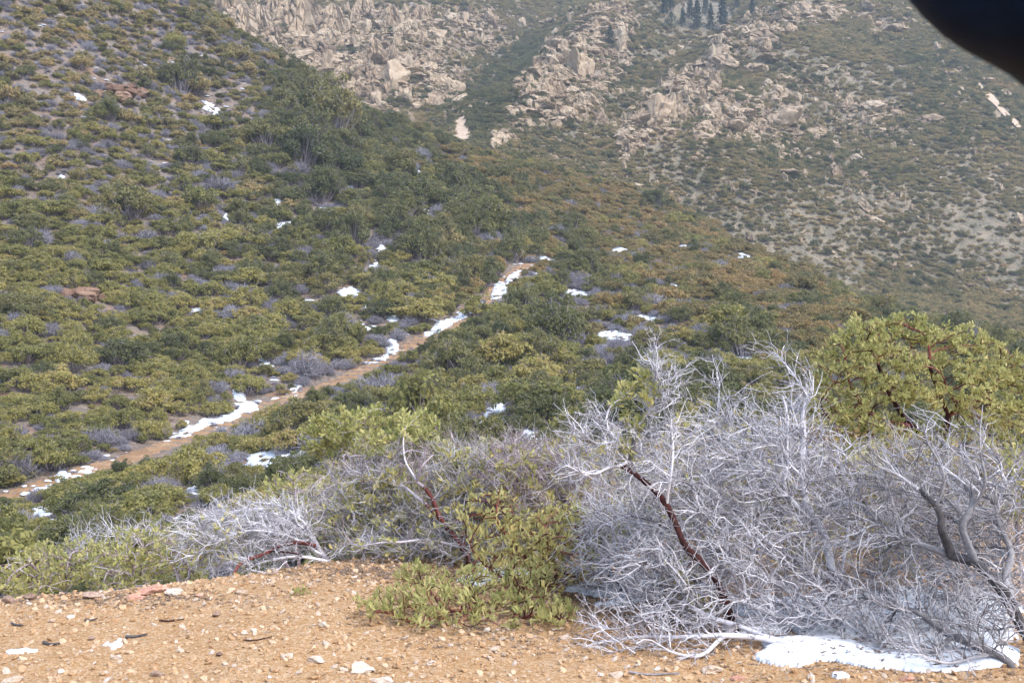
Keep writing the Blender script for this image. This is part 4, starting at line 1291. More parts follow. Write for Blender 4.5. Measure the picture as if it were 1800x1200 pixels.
def build(name, label, cat, limbs, env, nattr, leafspec=None, tip=.003, step=.04, infl=.45, kill=.05, jit=.4, up=.05, wood=M_grey, twig=None, seed=0,
          group=None, shell=.0, cap=None, leaf_region=None, maxn=9000, power=2.4, iters=140, flow=(0, 0, 0), tw=None):
    r = np.random.default_rng(1000 + seed)
    A = ell(env, nattr, r, shell)
    P, par, rmin, ns = grow(limbs, A, step, infl, kill, iters, jit, r, up, maxn, flow=flow)
    rad, ch = radii(par, rmin, tip, power)
    if cap: rad = np.minimum(rad, cap)
    rad[:ns] = np.maximum(np.minimum(rad[:ns], rmin[:ns] * 1.05), rmin[:ns])
    # little crooks
    off = np.stack([vnoise(P[:, 0] * 11, P[:, 1] * 11, 13 + k, P[:, 2] * 11) for k in range(3)], 1) * .007
    P[ns:] += off[ns:]
    o3 = P[0].copy(); o3[2] = float(height(o3[0], o3[1]))
    root = bpy.data.objects.new(name, None); COL.objects.link(root); root.location = o3
    tag(root, label, cat, group)
    tb = tubes(P, par, rad, r)
    for part, key, mat in (('trunk', 0, wood), ('twigs', 1, twig or wood)):
        s = sweep(tb[key], r)
        if s is None: continue
        if part == 'twigs' and tw:
            ok_ = (rad < .013) & (par >= 0)
            if leafspec and leaf_region is not None:
                px_, py_ = proj(P[:, 0], P[:, 1], P[:, 2])
                for cx, cy, rx, ry, w_ in leaf_region:
                    if w_ >= .6 and rx < 2000: ok_ &= ((px_ - cx) / rx) ** 2 + ((py_ - cy) / ry) ** 2 > 1
            ok_ = np.nonzero(ok_)[0]; ix = ok_[r.integers(0, len(ok_), tw[0])]
            d_ = unit(P[ix] - P[par[ix]]); pp = unit(np.cross(d_, r.normal(0, 1, d_.shape)))
            D_ = unit(d_ * .75 + pp * r.uniform(.4, 1.1, (len(ix), 1)) + np.array(flow) * 1.5 + np.array([0, 0, .12]))
            v_, q_, t_ = twig_bulk(P[ix], D_, tw[1] * r.uniform(.5, 1.4, len(ix)), np.minimum(tw[2] * r.uniform(.75, 1.25, len(ix)), rad[ix] * 1.05), r)
            s = (np.concatenate([s[0], v_]), np.concatenate([s[1], q_ + len(s[0])]), np.concatenate([s[2], t_]))
        link(part, mesh_np(name + '_' + part, s[0] - o3, [s[1]], mat, attrs={'tint': s[2]}, smooth_shade=True), root)
    nl = 0
    if leafspec:
        thin = np.nonzero((ch <= 1) & (np.arange(len(P)) >= ns) & (rad < leafspec.get('rmax', .0055)))[0]
        tipn = thin[(ch[thin] == 0) | (r.random(len(thin)) < leafspec.get('along', .25))]
        if leaf_region is not None:
            pxl, pyl = proj(P[tipn, 0], P[tipn, 1], P[tipn, 2])
            f = np.zeros(len(tipn))
            for cx, cy, rx, ry, w_ in leaf_region: f = np.maximum(f, w_ * (((pxl - cx) / rx) ** 2 + ((pyl - cy) / ry) ** 2 < 1))
            tipn = tipn[r.random(len(tipn)) < f]
        if len(tipn):
            dirs = unit(P[tipn] - P[np.maximum(par[tipn], 0)])
            v, q, t = leaves(P[tipn], dirs, r, leafspec.get('per', 8), leafspec.get('size', .022), leafspec.get('spread', .05), leafspec.get('tint', 0), leafspec.get('upr', .55), leafspec.get('width', .55))
            nl = len(q) // 2
            link('foliage', mesh_np(name + '_foliage', v - o3, [q], leafspec.get('mat', M_near), attrs={'tint': t}), root)
    print(name, 'nodes', len(P), 'leaves', nl)
    return root


M_greyl = bark('light_grey_wood', [(.13, (.09, .08, .085)), (.32, (.22, .21, .225)), (.48, (.42, .41, .44)), (.68, (.62, .61, .65))], 8)
# ---- the tall green manzanita with the red trunk
build('manzanita', 'tallest green manzanita with thick red trunk and rounded leafy crown at the right', 'shrub',
      [limb([(1668, 975, 8.2), (1662, 900, 8.2), (1664, 840, 8.2), (1662, 760, 8.2), (1672, 725, 8.2)], .055, .034, True),
       limb([(1664, 830, 8.2), (1640, 770, 8.15), (1600, 748, 8.1), (1578, 715, 8.1), (1562, 685, 8.05)], .036, .022),
       limb([(1600, 748, 8.1), (1560, 740, 8.0), (1520, 720, 7.9), (1490, 672, 7.85), (1484, 630, 7.85)], .018, .010),
       limb([(1562, 685, 8.05), (1545, 655, 8.0), (1540, 625, 8.0), (1520, 590, 8.0)], .020, .008),
       limb([(1672, 725, 8.2), (1652, 700, 8.1), (1634, 650, 8.0), (1630, 610, 8.0), (1622, 580, 8.0)], .024, .008),
       limb([(1672, 725, 8.2), (1690, 715, 8.1), (1665, 690, 7.9), (1656, 660, 7.85)], .018, .008),
       limb([(1672, 725, 8.2), (1710, 715, 8.3), (1745, 690, 8.4), (1770, 650, 8.4)], .02, .008),
       limb([(1562, 685, 8.05), (1590, 640, 8.3), (1600, 600, 8.4)], .014, .006),
       limb([(1490, 672, 7.85), (1465, 670, 7.8), (1440, 700, 7.8)], .009, .005)],
      [(1560, 585, 8.2, 30, 24, .18, 1.3), (1588, 568, 8.2, 34, 22, .2, 1.3), (1518, 578, 8.0, 34, 20, .2, 1.3), (1620, 590, 8.1, 30, 24, .2, 1.2), (1545, 620, 7.9, 44, 26, .25, 1.1), (1490, 612, 7.9, 40, 28, .22, 1.2),
       (1462, 650, 7.9, 34, 24, .2, 1.1), (1505, 650, 7.8, 36, 24, .22, .9), (1650, 600, 8.2, 40, 26, .25, 1.2), (1695, 598, 8.3, 40, 28, .25, 1.2), (1730, 608, 8.3, 26, 22, .2, 1.2), (1680, 640, 8.0, 50, 26, .25, .9),
       (1770, 640, 8.3, 30, 30, .22, 1.1), (1795, 670, 8.3, 30, 34, .22, 1.1), (1740, 670, 8.1, 44, 30, .25, .9), (1600, 640, 7.9, 44, 22, .22, .8), (1560, 690, 7.75, 50, 30, .22, 1.1), (1600, 672, 7.8, 30, 24, .2, .9),
       (1450, 700, 7.9, 34, 26, .2, 1.0), (1490, 710, 7.8, 40, 24, .22, .9), (1520, 745, 7.8, 50, 24, .22, .8), (1462, 745, 7.8, 40, 26, .22, .8), (1690, 690, 7.8, 44, 26, .25, 1.0), (1720, 720, 7.8, 44, 28, .25, .9),
       (1770, 720, 8.0, 40, 30, .25, .9), (1640, 700, 7.75, 40, 20, .2, .8), (1700, 765, 7.9, 60, 24, .25, .7), (1780, 765, 8.0, 40, 26, .25, .7), (1500, 790, 7.8, 60, 26, .25, .6), (1590, 775, 7.7, 60, 24, .2, .5)],
      2600, dict(per=14, size=.0162, spread=.05, along=.18, rmax=.008, tint=.16, width=.60, upr=1.0), tip=.0022, step=.036, infl=.42, kill=.04, wood=M_red, twig=M_red, seed=1, up=.12, maxn=12000, power=2.55)

# ---- the big grey dead one with its thick base at the right edge
D4 = 4.8
build('dead_manzanita', 'big grey dead bush with thick dark trunk rising from snow at the right edge', 'dead shrub',
      [limb([(1835, 1215, 4.85), (1795, 1090, 4.95), (1764, 1046, 4.9), (1736, 1011, 4.95), (1704, 983, 5.0), (1697, 948, 5.0), (1694, 923, 5.0), (1711, 892, 5.0), (1706, 860, 5.05)], .040, .016, True),
       limb([(1704, 983, 5.0), (1666, 979, 5.05), (1624, 958, 5.1), (1582, 941, 5.2), (1540, 915, 5.25)], .032, .010),
       limb([(1666, 979, 5.05), (1657, 930, 5.0), (1662, 910, 5.0), (1645, 885, 5.0), (1610, 857, 5.05), (1575, 829, 5.1), (1540, 822, 5.1)], .028, .008),
       limb([(1785, 1090, 4.85), (1767, 1021, 5.1), (1780, 976, 5.2), (1764, 937, 5.25), (1745, 900, 5.3), (1770, 850, 5.3)], .030, .009),
       limb([(1800, 1196, 4.75), (1767, 1147, 4.8), (1715, 1133, 4.85), (1673, 1119, 4.9), (1645, 1095, 4.95), (1610, 1074, 5.0), (1568, 1070, 5.1), (1533, 1050, 5.2)], .036, .013),
       limb([(1750, 1145, 4.8), (1697, 1161, 4.75), (1659, 1172, 4.72), (1630, 1160, 4.7)], .016, .006),
       limb([(1673, 1119, 4.9), (1645, 1150, 4.85), (1605, 1146, 4.85), (1557, 1140, 4.9), (1515, 1115, 5.0)], .018, .008),
       limb([(1711, 892, 5.0), (1735, 850, 4.95), (1728, 800, 4.95), (1740, 760, 5.0)], .011, .005),
       limb([(1645, 885, 5.0), (1660, 830, 4.95), (1632, 780, 5.0), (1625, 745, 5.0)], .010, .005),
       limb([(1582, 941, 5.2), (1570, 890, 5.2), (1560, 850, 5.2)], .009, .005)],
      [(1650, 865, 5.35, 135, 65, .32, 1), (1560, 910, 5.35, 120, 80, .32, 1), (1740, 900, 5.45, 90, 110, .32, .9), (1620, 1010, 5.3, 150, 70, .32, 1), (1540, 1060, 5.2, 130, 70, .3, .9),
       (1720, 1060, 5.2, 90, 70, .25, .8), (1640, 1120, 4.85, 120, 40, .2, .5), (1770, 1080, 4.75, 60, 80, .12, .7), (1640, 790, 5.3, 110, 24, .2, .3), (1755, 815, 5.4, 50, 40, .25, .5)],
      2600, None, tip=.0026, step=.038, infl=.46, kill=.062, jit=.26, flow=(-.30, 0, .14), tw=(1700, .18, .0036), wood=M_greyd, twig=M_greyl, seed=2, up=.02, maxn=12000, cap=.010, power=2.5)

# ---- pale dead tangle fanning to the left
build('dead_manzanita', 'pale silvery dead tangle fanning left and up with bleached forked branches in the right foreground', 'dead shrub',
      [limb([(1500, 1140, 5.5), (1470, 1050, 5.6), (1452, 948, 5.6), (1421, 895, 5.6), (1414, 850, 5.6), (1412, 800, 5.6), (1416, 767, 5.6), (1410, 725, 5.6), (1422, 700, 5.6)], .030, .012, True),
       limb([(1422, 700, 5.6), (1410, 680, 5.6), (1380, 647, 5.65), (1357, 622, 5.7)], .008, .003),
       limb([(1410, 725, 5.6), (1432, 695, 5.55), (1425, 665, 5.55)], .008, .004),
       limb([(1452, 948, 5.6), (1400, 890, 5.5), (1368, 850, 5.5), (1385, 790, 5.5), (1390, 745, 5.5), (1375, 700, 5.5)], .017, .006),
       limb([(1421, 895, 5.6), (1370, 860, 5.75), (1325, 825, 5.8), (1290, 785, 5.8), (1265, 762, 5.8), (1220, 742, 5.8)], .018, .006),
       limb([(1325, 825, 5.8), (1310, 770, 5.8), (1260, 745, 5.8), (1258, 700, 5.8), (1262, 676, 5.8)], .009, .003),
       limb([(1470, 1050, 5.6), (1400, 985, 5.5), (1330, 940, 5.5), (1270, 900, 5.6), (1220, 860, 5.7), (1170, 830, 5.8)], .020, .006),
       limb([(1480, 1090, 5.55), (1400, 1040, 5.4), (1320, 1000, 5.4), (1250, 960, 5.5), (1180, 930, 5.6), (1110, 905, 5.8), (1060, 900, 5.9)], .022, .006),
       limb([(1490, 1120, 5.5), (1400, 1090, 5.3), (1300, 1055, 5.3), (1220, 1020, 5.4), (1150, 1000, 5.5)], .022, .007),
       limb([(1470, 1050, 5.6), (1495, 930, 5.7), (1480, 850, 5.7), (1490, 790, 5.7)], .014, .005)],
      [(1330, 790, 5.7, 110, 60, .32, 1), (1400, 850, 5.6, 90, 110, .32, .9), (1260, 880, 5.65, 120, 90, .36, 1), (1180, 880, 5.8, 90, 70, .3, .7), (1330, 980, 5.45, 130, 80, .34, 1), (1200, 990, 5.5, 130, 60, .3, .9),
       (1120, 930, 5.8, 80, 60, .25, .7), (1400, 1060, 5.3, 110, 60, .3, .8), (1270, 1060, 5.3, 140, 35, .25, .7), (1350, 715, 5.7, 80, 22, .2, .2), (1480, 850, 5.6, 40, 90, .2, .5)],
      2900, None, tip=.0028, step=.038, infl=.46, kill=.062, jit=.26, flow=(-.42, 0, .20), tw=(2500, .18, .0036), wood=M_grey, twig=M_grey, seed=3, up=.04, maxn=12000, cap=.010, power=2.5)

# ---- fallen bleached limbs on the gravel
build('fallen_branch', 'bleached fallen branches lying on gravel and snow below the dead tangle', 'branch',
      [limb([(1400, 1135, 5.0), (1367, 1127, 5.05), (1300, 1100, 5.2), (1240, 1083, 5.3), (1200, 1063, 5.4), (1143, 1047, 5.5), (1090, 1035, 5.7)], .024, .008),
       limb([(1367, 1127, 5.05), (1320, 1120, 5.05), (1253, 1117, 5.05), (1187, 1120, 5.1), (1133, 1117, 5.1), (1083, 1122, 5.1), (1030, 1137, 5.05)], .020, .005),
       limb([(1300, 1100, 5.2), (1262, 1125, 5.02), (1240, 1152, 4.92), (1207, 1153, 4.92), (1165, 1142, 4.95)], .018, .007),
       limb([(1187, 1120, 5.1), (1140, 1135, 5.05), (1080, 1143, 5.0), (1060, 1160, 4.95)], .009, .003),
       limb([(1200, 1063, 5.4), (1150, 1075, 5.3), (1110, 1100, 5.15), (1065, 1105, 5.15), (1045, 1085, 5.2)], .008, .003)],
      [(1100, 1110, 5.15, 70, 30, .15, 1), (1200, 1110, 5.1, 100, 30, .2, 1), (1160, 1060, 5.4, 90, 25, .2, 1), (1290, 1120, 5.1, 80, 22, .15, .7), (1150, 1142, 4.98, 100, 14, .1, .6)],
      500, None, tip=.0028, step=.04, infl=.4, kill=.06, jit=.3, tw=(260, .13, .0032), flow=(-.3, 0, .05), wood=M_grey, twig=M_grey, seed=4, up=.0, cap=.012)

# ---- the leaning red trunk with a bleached crown and one leafy tuft
build('manzanita', 'leaning manzanita with bare curved red trunk, bleached twigs and one leafy tuft at its top', 'shrub',
      [limb([(1300, 1105, 5.32), (1268, 1040, 5.3), (1238, 995, 5.3), (1215, 970, 5.3), (1200, 953, 5.3), (1190, 917, 5.3), (1173, 883, 5.3), (1147, 857, 5.3), (1117, 833, 5.3), (1092, 820, 5.3)], .026, .018, True)],
      [(1215, 990, 5.3, 20, 20, .05, 1)], 8, None, tip=.003, wood=M_red, twig=M_red, seed=5, iters=2)
_lean = bpy.data.objects[-1] if False else [o for o in COL.objects if o.get('label', '').startswith('leaning manzanita')][0]


def add_to(root, limbs, env, nattr, seed, wood, twig, leafspec=None, leaf_region=None, names=('branches', 'twigs', 'foliage'), **kw):
    """grow a further set of branches as parts of an existing shrub"""
    before = set(COL.objects)
    tmp = build('grown_branch', 'x', 'x', limbs, env, nattr, leafspec, wood=wood, twig=twig, seed=seed, leaf_region=leaf_region, **kw)
    for ch in list(tmp.children):
        base = ch.name.split('.')[0]
        ch.parent = root; ch.location = tmp.location - root.location
        ch.name = {'trunk': names[0], 'twigs': names[1], 'foliage': names[2]}[base]
    bpy.data.objects.remove(tmp)


add_to(_lean, [limb([(1117, 833, 5.3), (1105, 812, 5.3), (1110, 795, 5.3), (1115, 760, 5.3), (1137, 725, 5.3), (1150, 690, 5.3), (1150, 650, 5.3), (1140, 628, 5.3)], .020, .006),
               limb([(1092, 820, 5.3), (1068, 822, 5.25), (1050, 830, 5.2), (1020, 826, 5.2), (995, 815, 5.2)], .012, .004),
               limb([(1105, 812, 5.3), (1082, 780, 5.3), (1062, 757, 5.3), (1070, 720, 5.3), (1085, 705, 5.3)], .013, .004),
               limb([(1082, 780, 5.3), (1045, 783, 5.25), (1025, 762, 5.2), (1000, 740, 5.2)], .010, .003),
               limb([(1150, 690, 5.3), (1165, 680, 5.25), (1190, 672, 5.2)], .006, .003),
               limb([(1150, 650, 5.3), (1156, 625, 5.3), (1152, 602, 5.3)], .005, .0025),
               limb([(1137, 725, 5.3), (1165, 720, 5.2), (1188, 700, 5.2)], .007, .003),
               limb([(1173, 883, 5.3), (1180, 840, 5.2), (1185, 790, 5.2), (1178, 750, 5.2)], .011, .004)],
       [(1120, 700, 5.35, 45, 50, .18, 1.1), (1060, 770, 5.35, 70, 50, .22, 1), (1160, 680, 5.35, 45, 45, .18, 1), (1130, 790, 5.35, 70, 60, .22, .9), (1170, 770, 5.35, 45, 80, .2, .8), (1040, 830, 5.35, 70, 40, .2, .7), (1130, 860, 5.3, 50, 30, .2, .5)],
       1000, 6, M_greyd, M_grey, dict(per=14, size=.017, along=.7, rmax=.009, tint=.12), [(1120, 682, 30, 30, 1), (1112, 745, 26, 20, .9), (1080, 700, 12, 12, .6), (1100, 790, 20, 14, .5)],
       tip=.0024, step=.036, infl=.42, kill=.055, jit=.28, tw=(650, .12, .0028), up=.2, cap=.009, power=2.45, maxn=15000)

# ---- middle shrub: red stems, bleached twigs, leaves on the upper left
build('manzanita', 'wide manzanita with red forked stems, grey twigs and leaves along its upper left', 'shrub',
      [limb([(830, 1005, 6.68), (817, 958, 6.68), (778, 917, 6.68), (761, 880, 6.7), (744, 855, 6.75), (733, 847, 6.8), (714, 817, 6.95), (705, 775, 7.15), (712, 750, 7.3)], .025, .005, True),
       limb([(733, 847, 6.8), (737, 825, 6.75), (740, 815, 6.75), (760, 800, 6.8)], .014, .007),
       limb([(778, 917, 6.68), (720, 860, 6.9), (690, 842, 7.1), (680, 840, 7.6), (640, 822, 7.6), (625, 800, 7.7)], .016, .007),
       limb([(817, 958, 6.68), (806, 920, 6.9), (800, 867, 7.45), (785, 830, 7.5), (780, 790, 7.5)], .016, .006),
       limb([(830, 1000, 7.2), (847, 894, 7.4), (856, 858, 7.4), (853, 820, 7.45), (862, 790, 7.5)], .016, .005),
       limb([(700, 990, 7.5), (640, 930, 7.7), (611, 889, 7.8), (594, 850, 7.85), (563, 808, 7.9), (575, 786, 7.9), (572, 760, 7.9)], .020, .007, True),
       limb([(594, 850, 7.85), (583, 815, 7.75), (600, 790, 7.75)], .009, .004),
       limb([(817, 958, 6.68), (740, 945, 6.68), (690, 950, 6.66), (640, 960, 6.66)], .015, .006),
       limb([(705, 775, 7.45), (660, 770, 7.6), (640, 745, 7.7)], .008, .004)],
      [(640, 755, 7.8, 80, 40, .3, 1.2), (570, 765, 7.9, 42, 42, .25, 1.2), (730, 750, 7.6, 50, 30, .28, 1.2), (720, 830, 7.4, 130, 80, .4, 1), (640, 880, 7.5, 100, 80, .4, .9), (820, 850, 7.4, 80, 80, .35, .9),
       (740, 930, 7.2, 130, 50, .35, .9), (660, 960, 7.0, 80, 35, .3, .7), (870, 820, 7.5, 60, 60, .3, .7)],
      3800, dict(per=13, size=.0195, along=.6, rmax=.0075, tint=.1),
      leaf_region=[(640, 752, 95, 46, .95), (565, 765, 46, 46, 1), (735, 745, 48, 28, .95), (760, 775, 30, 18, .6), (620, 900, 45, 60, .5), (690, 870, 60, 40, .35), (640, 960, 50, 30, .5), (800, 800, 60, 40, .4)],
      tip=.0024, step=.038, infl=.48, kill=.050, jit=.28, tw=(1500, .16, .0030), wood=M_red, twig=M_twigp, seed=7, up=.16, maxn=12000, cap=.009, power=2.45)

# ---- pinkish dead filler bush right of the middle
build('dead_manzanita', 'thin pinkish grey dead bush between the wide manzanita and the leaning red trunk', 'dead shrub',
      [limb([(960, 985, 7.2), (950, 930, 7.25), (960, 880, 7.3), (945, 830, 7.35), (950, 790, 7.4)], .018, .005, True),
       limb([(960, 985, 7.2), (910, 910, 7.2), (900, 860, 7.25), (905, 810, 7.3)], .014, .004),
       limb([(960, 985, 7.2), (1000, 920, 7.2), (1020, 870, 7.2), (1010, 820, 7.3)], .014, .004)],
      [(940, 830, 7.3, 80, 60, .35, 1), (1000, 870, 7.2, 70, 70, .35, 1), (920, 900, 7.2, 90, 60, .35, 1)],
      1200, dict(per=7, size=.019, along=.35, rmax=.006, tint=.5), leaf_region=[(900, 840, 70, 50, .28), (960, 810, 60, 30, .22), (850, 900, 50, 60, .5), (1000, 850, 50, 50, .15)],
      tip=.0024, step=.038, infl=.48, kill=.058, jit=.28, tw=(900, .15, .0029), wood=M_red, twig=M_twigp, seed=8, up=.15, cap=.008, power=2.45)

# ---- green bush in front of it
build('manzanita', 'bushy olive green manzanita in the middle foreground behind the low green one', 'shrub',
      [limb([(960, 1050, 6.2), (940, 1000, 6.25), (900, 950, 6.3), (870, 910, 6.35), (880, 870, 6.4)], .018, .006, True),
       limb([(960, 1050, 6.2), (990, 990, 6.2), (1020, 940, 6.2), (1030, 900, 6.25)], .016, .006),
       limb([(960, 1050, 6.2), (965, 980, 6.1), (960, 930, 6.1)], .014, .006),
       limb([(960, 1050, 6.2), (890, 1020, 6.1), (840, 980, 6.15), (820, 950, 6.2)], .013, .005)],
      [(960, 950, 6.2, 90, 55, .3, 1), (1030, 950, 6.2, 60, 60, .28, 1), (860, 910, 6.35, 60, 50, .28, .9), (900, 990, 6.1, 90, 40, .25, .7), (1010, 1000, 6.1, 70, 40, .25, .8), (1075, 950, 6.15, 45, 50, .25, .8)],
      1900, dict(per=11, size=.0185, along=.4, rmax=.007, tint=.32, upr=.9, width=.40), tip=.0025, step=.04, infl=.5, kill=.045, wood=M_red, twig=M_red, seed=9, up=.15, cap=.008,
      leaf_region=[(980, 960, 150, 75, .72), (860, 900, 60, 60, .6), (990, 1010, 110, 40, .66)])

# ---- low green one at the front
build('manzanita', 'low sprawling green manzanita nearest the camera at the edge of the gravel', 'shrub',
      [limb([(900, 1090, 5.6), (840, 1075, 5.55), (780, 1070, 5.5), (720, 1065, 5.5), (670, 1070, 5.5)], .015, .005, True),
       limb([(900, 1090, 5.6), (930, 1080, 5.5), (970, 1085, 5.5), (1010, 1090, 5.5)], .012, .005),
       limb([(840, 1075, 5.55), (800, 1100, 5.35), (740, 1095, 5.35), (700, 1090, 5.35)], .010, .004),
       limb([(780, 1070, 5.5), (750, 1030, 5.7), (720, 1010, 5.8)], .009, .004),
       limb([(900, 1090, 5.6), (910, 1040, 5.7), (940, 1010, 5.8)], .010, .004),
       limb([(840, 1075, 5.55), (820, 1030, 5.7), (810, 1005, 5.8)], .009, .004)],
      [(690, 1070, 5.45, 60, 38, .25, 1), (770, 1075, 5.4, 80, 45, .28, 1), (860, 1085, 5.4, 80, 36, .25, .9), (960, 1085, 5.45, 70, 36, .22, .8), (740, 1020, 5.75, 60, 26, .2, .8), (920, 1030, 5.7, 60, 40, .2, .9), (830, 1020, 5.75, 50, 24, .2, .6)],
      1150, dict(per=10, size=.0185, along=.3, rmax=.007, tint=.06, upr=1.0, width=.36), tip=.0024, step=.036, infl=.5, kill=.042, wood=M_red, twig=M_red, seed=10, up=.12)

# ---- arching grey one at the lip of the ledge
build('dead_manzanita', 'arching grey dead bush with one red limb bending over the lip of the gravel', 'dead shrub',
      [limb([(582, 995, 6.85), (561, 967, 6.95), (547, 943, 7.0), (520, 918, 7.0), (490, 903, 7.0), (445, 893, 7.0), (400, 900, 7.0)], .030, .006, True),
       limb([(561, 967, 6.95), (530, 930, 7.2), (480, 915, 7.3), (420, 905, 7.3), (370, 915, 7.3)], .015, .004),
       limb([(565, 975, 6.9), (520, 945, 6.85), (470, 930, 6.8), (420, 935, 6.8), (370, 950, 6.8)], .015, .004),
       limb([(547, 943, 7.0), (525, 905, 7.1), (490, 885, 7.1), (450, 880, 7.1)], .012, .004),
       limb([(570, 985, 6.85), (520, 975, 6.8), (470, 985, 6.75), (430, 1000, 6.7), (480, 1012, 6.6)], .014, .005)],
      [(450, 915, 7.05, 110, 32, .35, 1), (500, 935, 6.95, 70, 40, .35, 1), (390, 940, 7.0, 70, 40, .35, .9), (470, 970, 6.85, 90, 24, .3, .6), (375, 965, 6.95, 40, 34, .3, .4)],
      2000, dict(per=7, size=.018, along=.3, rmax=.006, tint=.2), leaf_region=[(375, 935, 50, 40, .28), (400, 905, 50, 25, .25), (370, 990, 50, 40, .5), (470, 885, 40, 16, .3)],
      tip=.0025, step=.038, infl=.46, kill=.056, jit=.25, tw=(1000, .15, .0034), wood=M_grey, twig=M_grey, seed=11, up=.0, flow=(-.42, 0, .0), cap=.009, power=2.45, maxn=9000)
_arch = [o for o in COL.objects if o.get('label', '').startswith('arching grey')][0]
add_to(_arch, [limb([(556, 956, 6.86), (520, 951, 6.80), (493, 953, 6.76), (467, 968, 6.70), (438, 980, 6.66), (420, 992, 6.62), (410, 1008, 6.60)], .018, .012),
               limb([(478, 962, 6.72), (500, 966, 6.72), (525, 972, 6.74)], .009, .005)],
       [(430, 1000, 6.7, 30, 10, .05, 1)], 8, 12, M_red, M_red, names=('limb', 'twigs', 'foliage'), iters=2)

# ---- leafy bushes along the lip and behind it
LEAFY = [
    ('round olive bush behind the lip of the gravel at the lower left', [(235, 985, 7.3, 82, 52, .40), (190, 1000, 7.4, 50, 40, .3)], (225, 1075, 7.4), 1100, .017, .06, 21),
    ('pale green bush at the lower left corner above the gravel', [(70, 1005, 7.5, 80, 46, .42), (120, 985, 7.6, 50, 40, .35)], (80, 1085, 7.5), 1000, .017, .10, 22),
    ('light green leafy bush behind the arching grey bush', [(520, 870, 9.0, 75, 50, .45), (470, 900, 9.0, 60, 40, .4), (570, 900, 8.8, 50, 50, .4)], (530, 985, 8.8), 800, .023, .12, 23),
    ('yellow green bush behind the pale dead tangle', [(1240, 790, 8.0, 100, 60, .45), (1180, 830, 8.0, 80, 60, .4), (1330, 830, 8.0, 80, 70, .45), (1270, 900, 7.8, 110, 60, .4)], (1250, 1000, 7.8), 1150, .025, .30, 25),
    ('green leafy skirt under the tallest manzanita', [(1500, 850, 7.6, 90, 60, .4), (1590, 880, 7.4, 90, 60, .4), (1480, 930, 7.2, 80, 50, .35), (1700, 870, 7.4, 80, 60, .4)], (1560, 1000, 7.4), 1050, .025, .22, 26),
    ('bright green tuft at the right edge of the photo', [(1790, 830, 5.7, 40, 48, .22), (1800, 890, 5.7, 40, 40, .22)], (1810, 1000, 5.7), 320, .021, .30, 27),
    ('olive bush left of the leaning red trunk', [(1040, 880, 7.4, 70, 60, .35), (1070, 800, 7.6, 50, 40, .3)], (1050, 985, 7.4), 600, .023, .28, 28),
    ('small leafy clump among pale branches beside the snow', [(1190, 1010, 5.6, 50, 26, .2), (1230, 1050, 5.5, 40, 22, .2)], (1210, 1085, 5.5), 240, .018, .2, 29),
    ('grey green bush with silvery twigs between the lower left bushes and the arching bush', [(330, 985, 7.1, 50, 36, .3), (300, 960, 7.3, 50, 36, .3)], (320, 1045, 7.1), 420, .018, .2, 30),
]
LP = {21: .95, 22: .95, 23: .42, 24: .35, 25: .4, 26: .5, 28: .45, 30: .4}
for lab, bl, base, na, ls, tint, sd in LEAFY:
    bx = W(*base); gz = float(height(bx[0], bx[1]))
    lm = []
    for k, (a, b_, Y, rx, ry, dz) in enumerate(bl):
        top = W(a, b_, Y)
        st = np.array([bx[0] + .03 * k, bx[1], gz - .03])
        mid = st * .5 + top * .5 + rng.normal(0, .05, 3)
        lm.append((np.array([st, st * .7 + mid * .3 + rng.normal(0, .015, 3), mid, top]), np.array([.018, .015, .011, .005])))
    build('manzanita', lab, 'shrub', lm, [(a, b_, Y, rx, ry, dz, 1) for a, b_, Y, rx, ry, dz in bl], na,
          dict(per=8, size=ls, along=.35, rmax=.0065, tint=tint, upr=.7, width=.48, spread=.045), tip=.0025, step=.045, infl=.6, kill=.05, wood=M_twigp, twig=M_twigp, seed=sd, up=.12,
          leaf_region=[(900, 600, 3000, 3000, LP.get(sd, .72))])

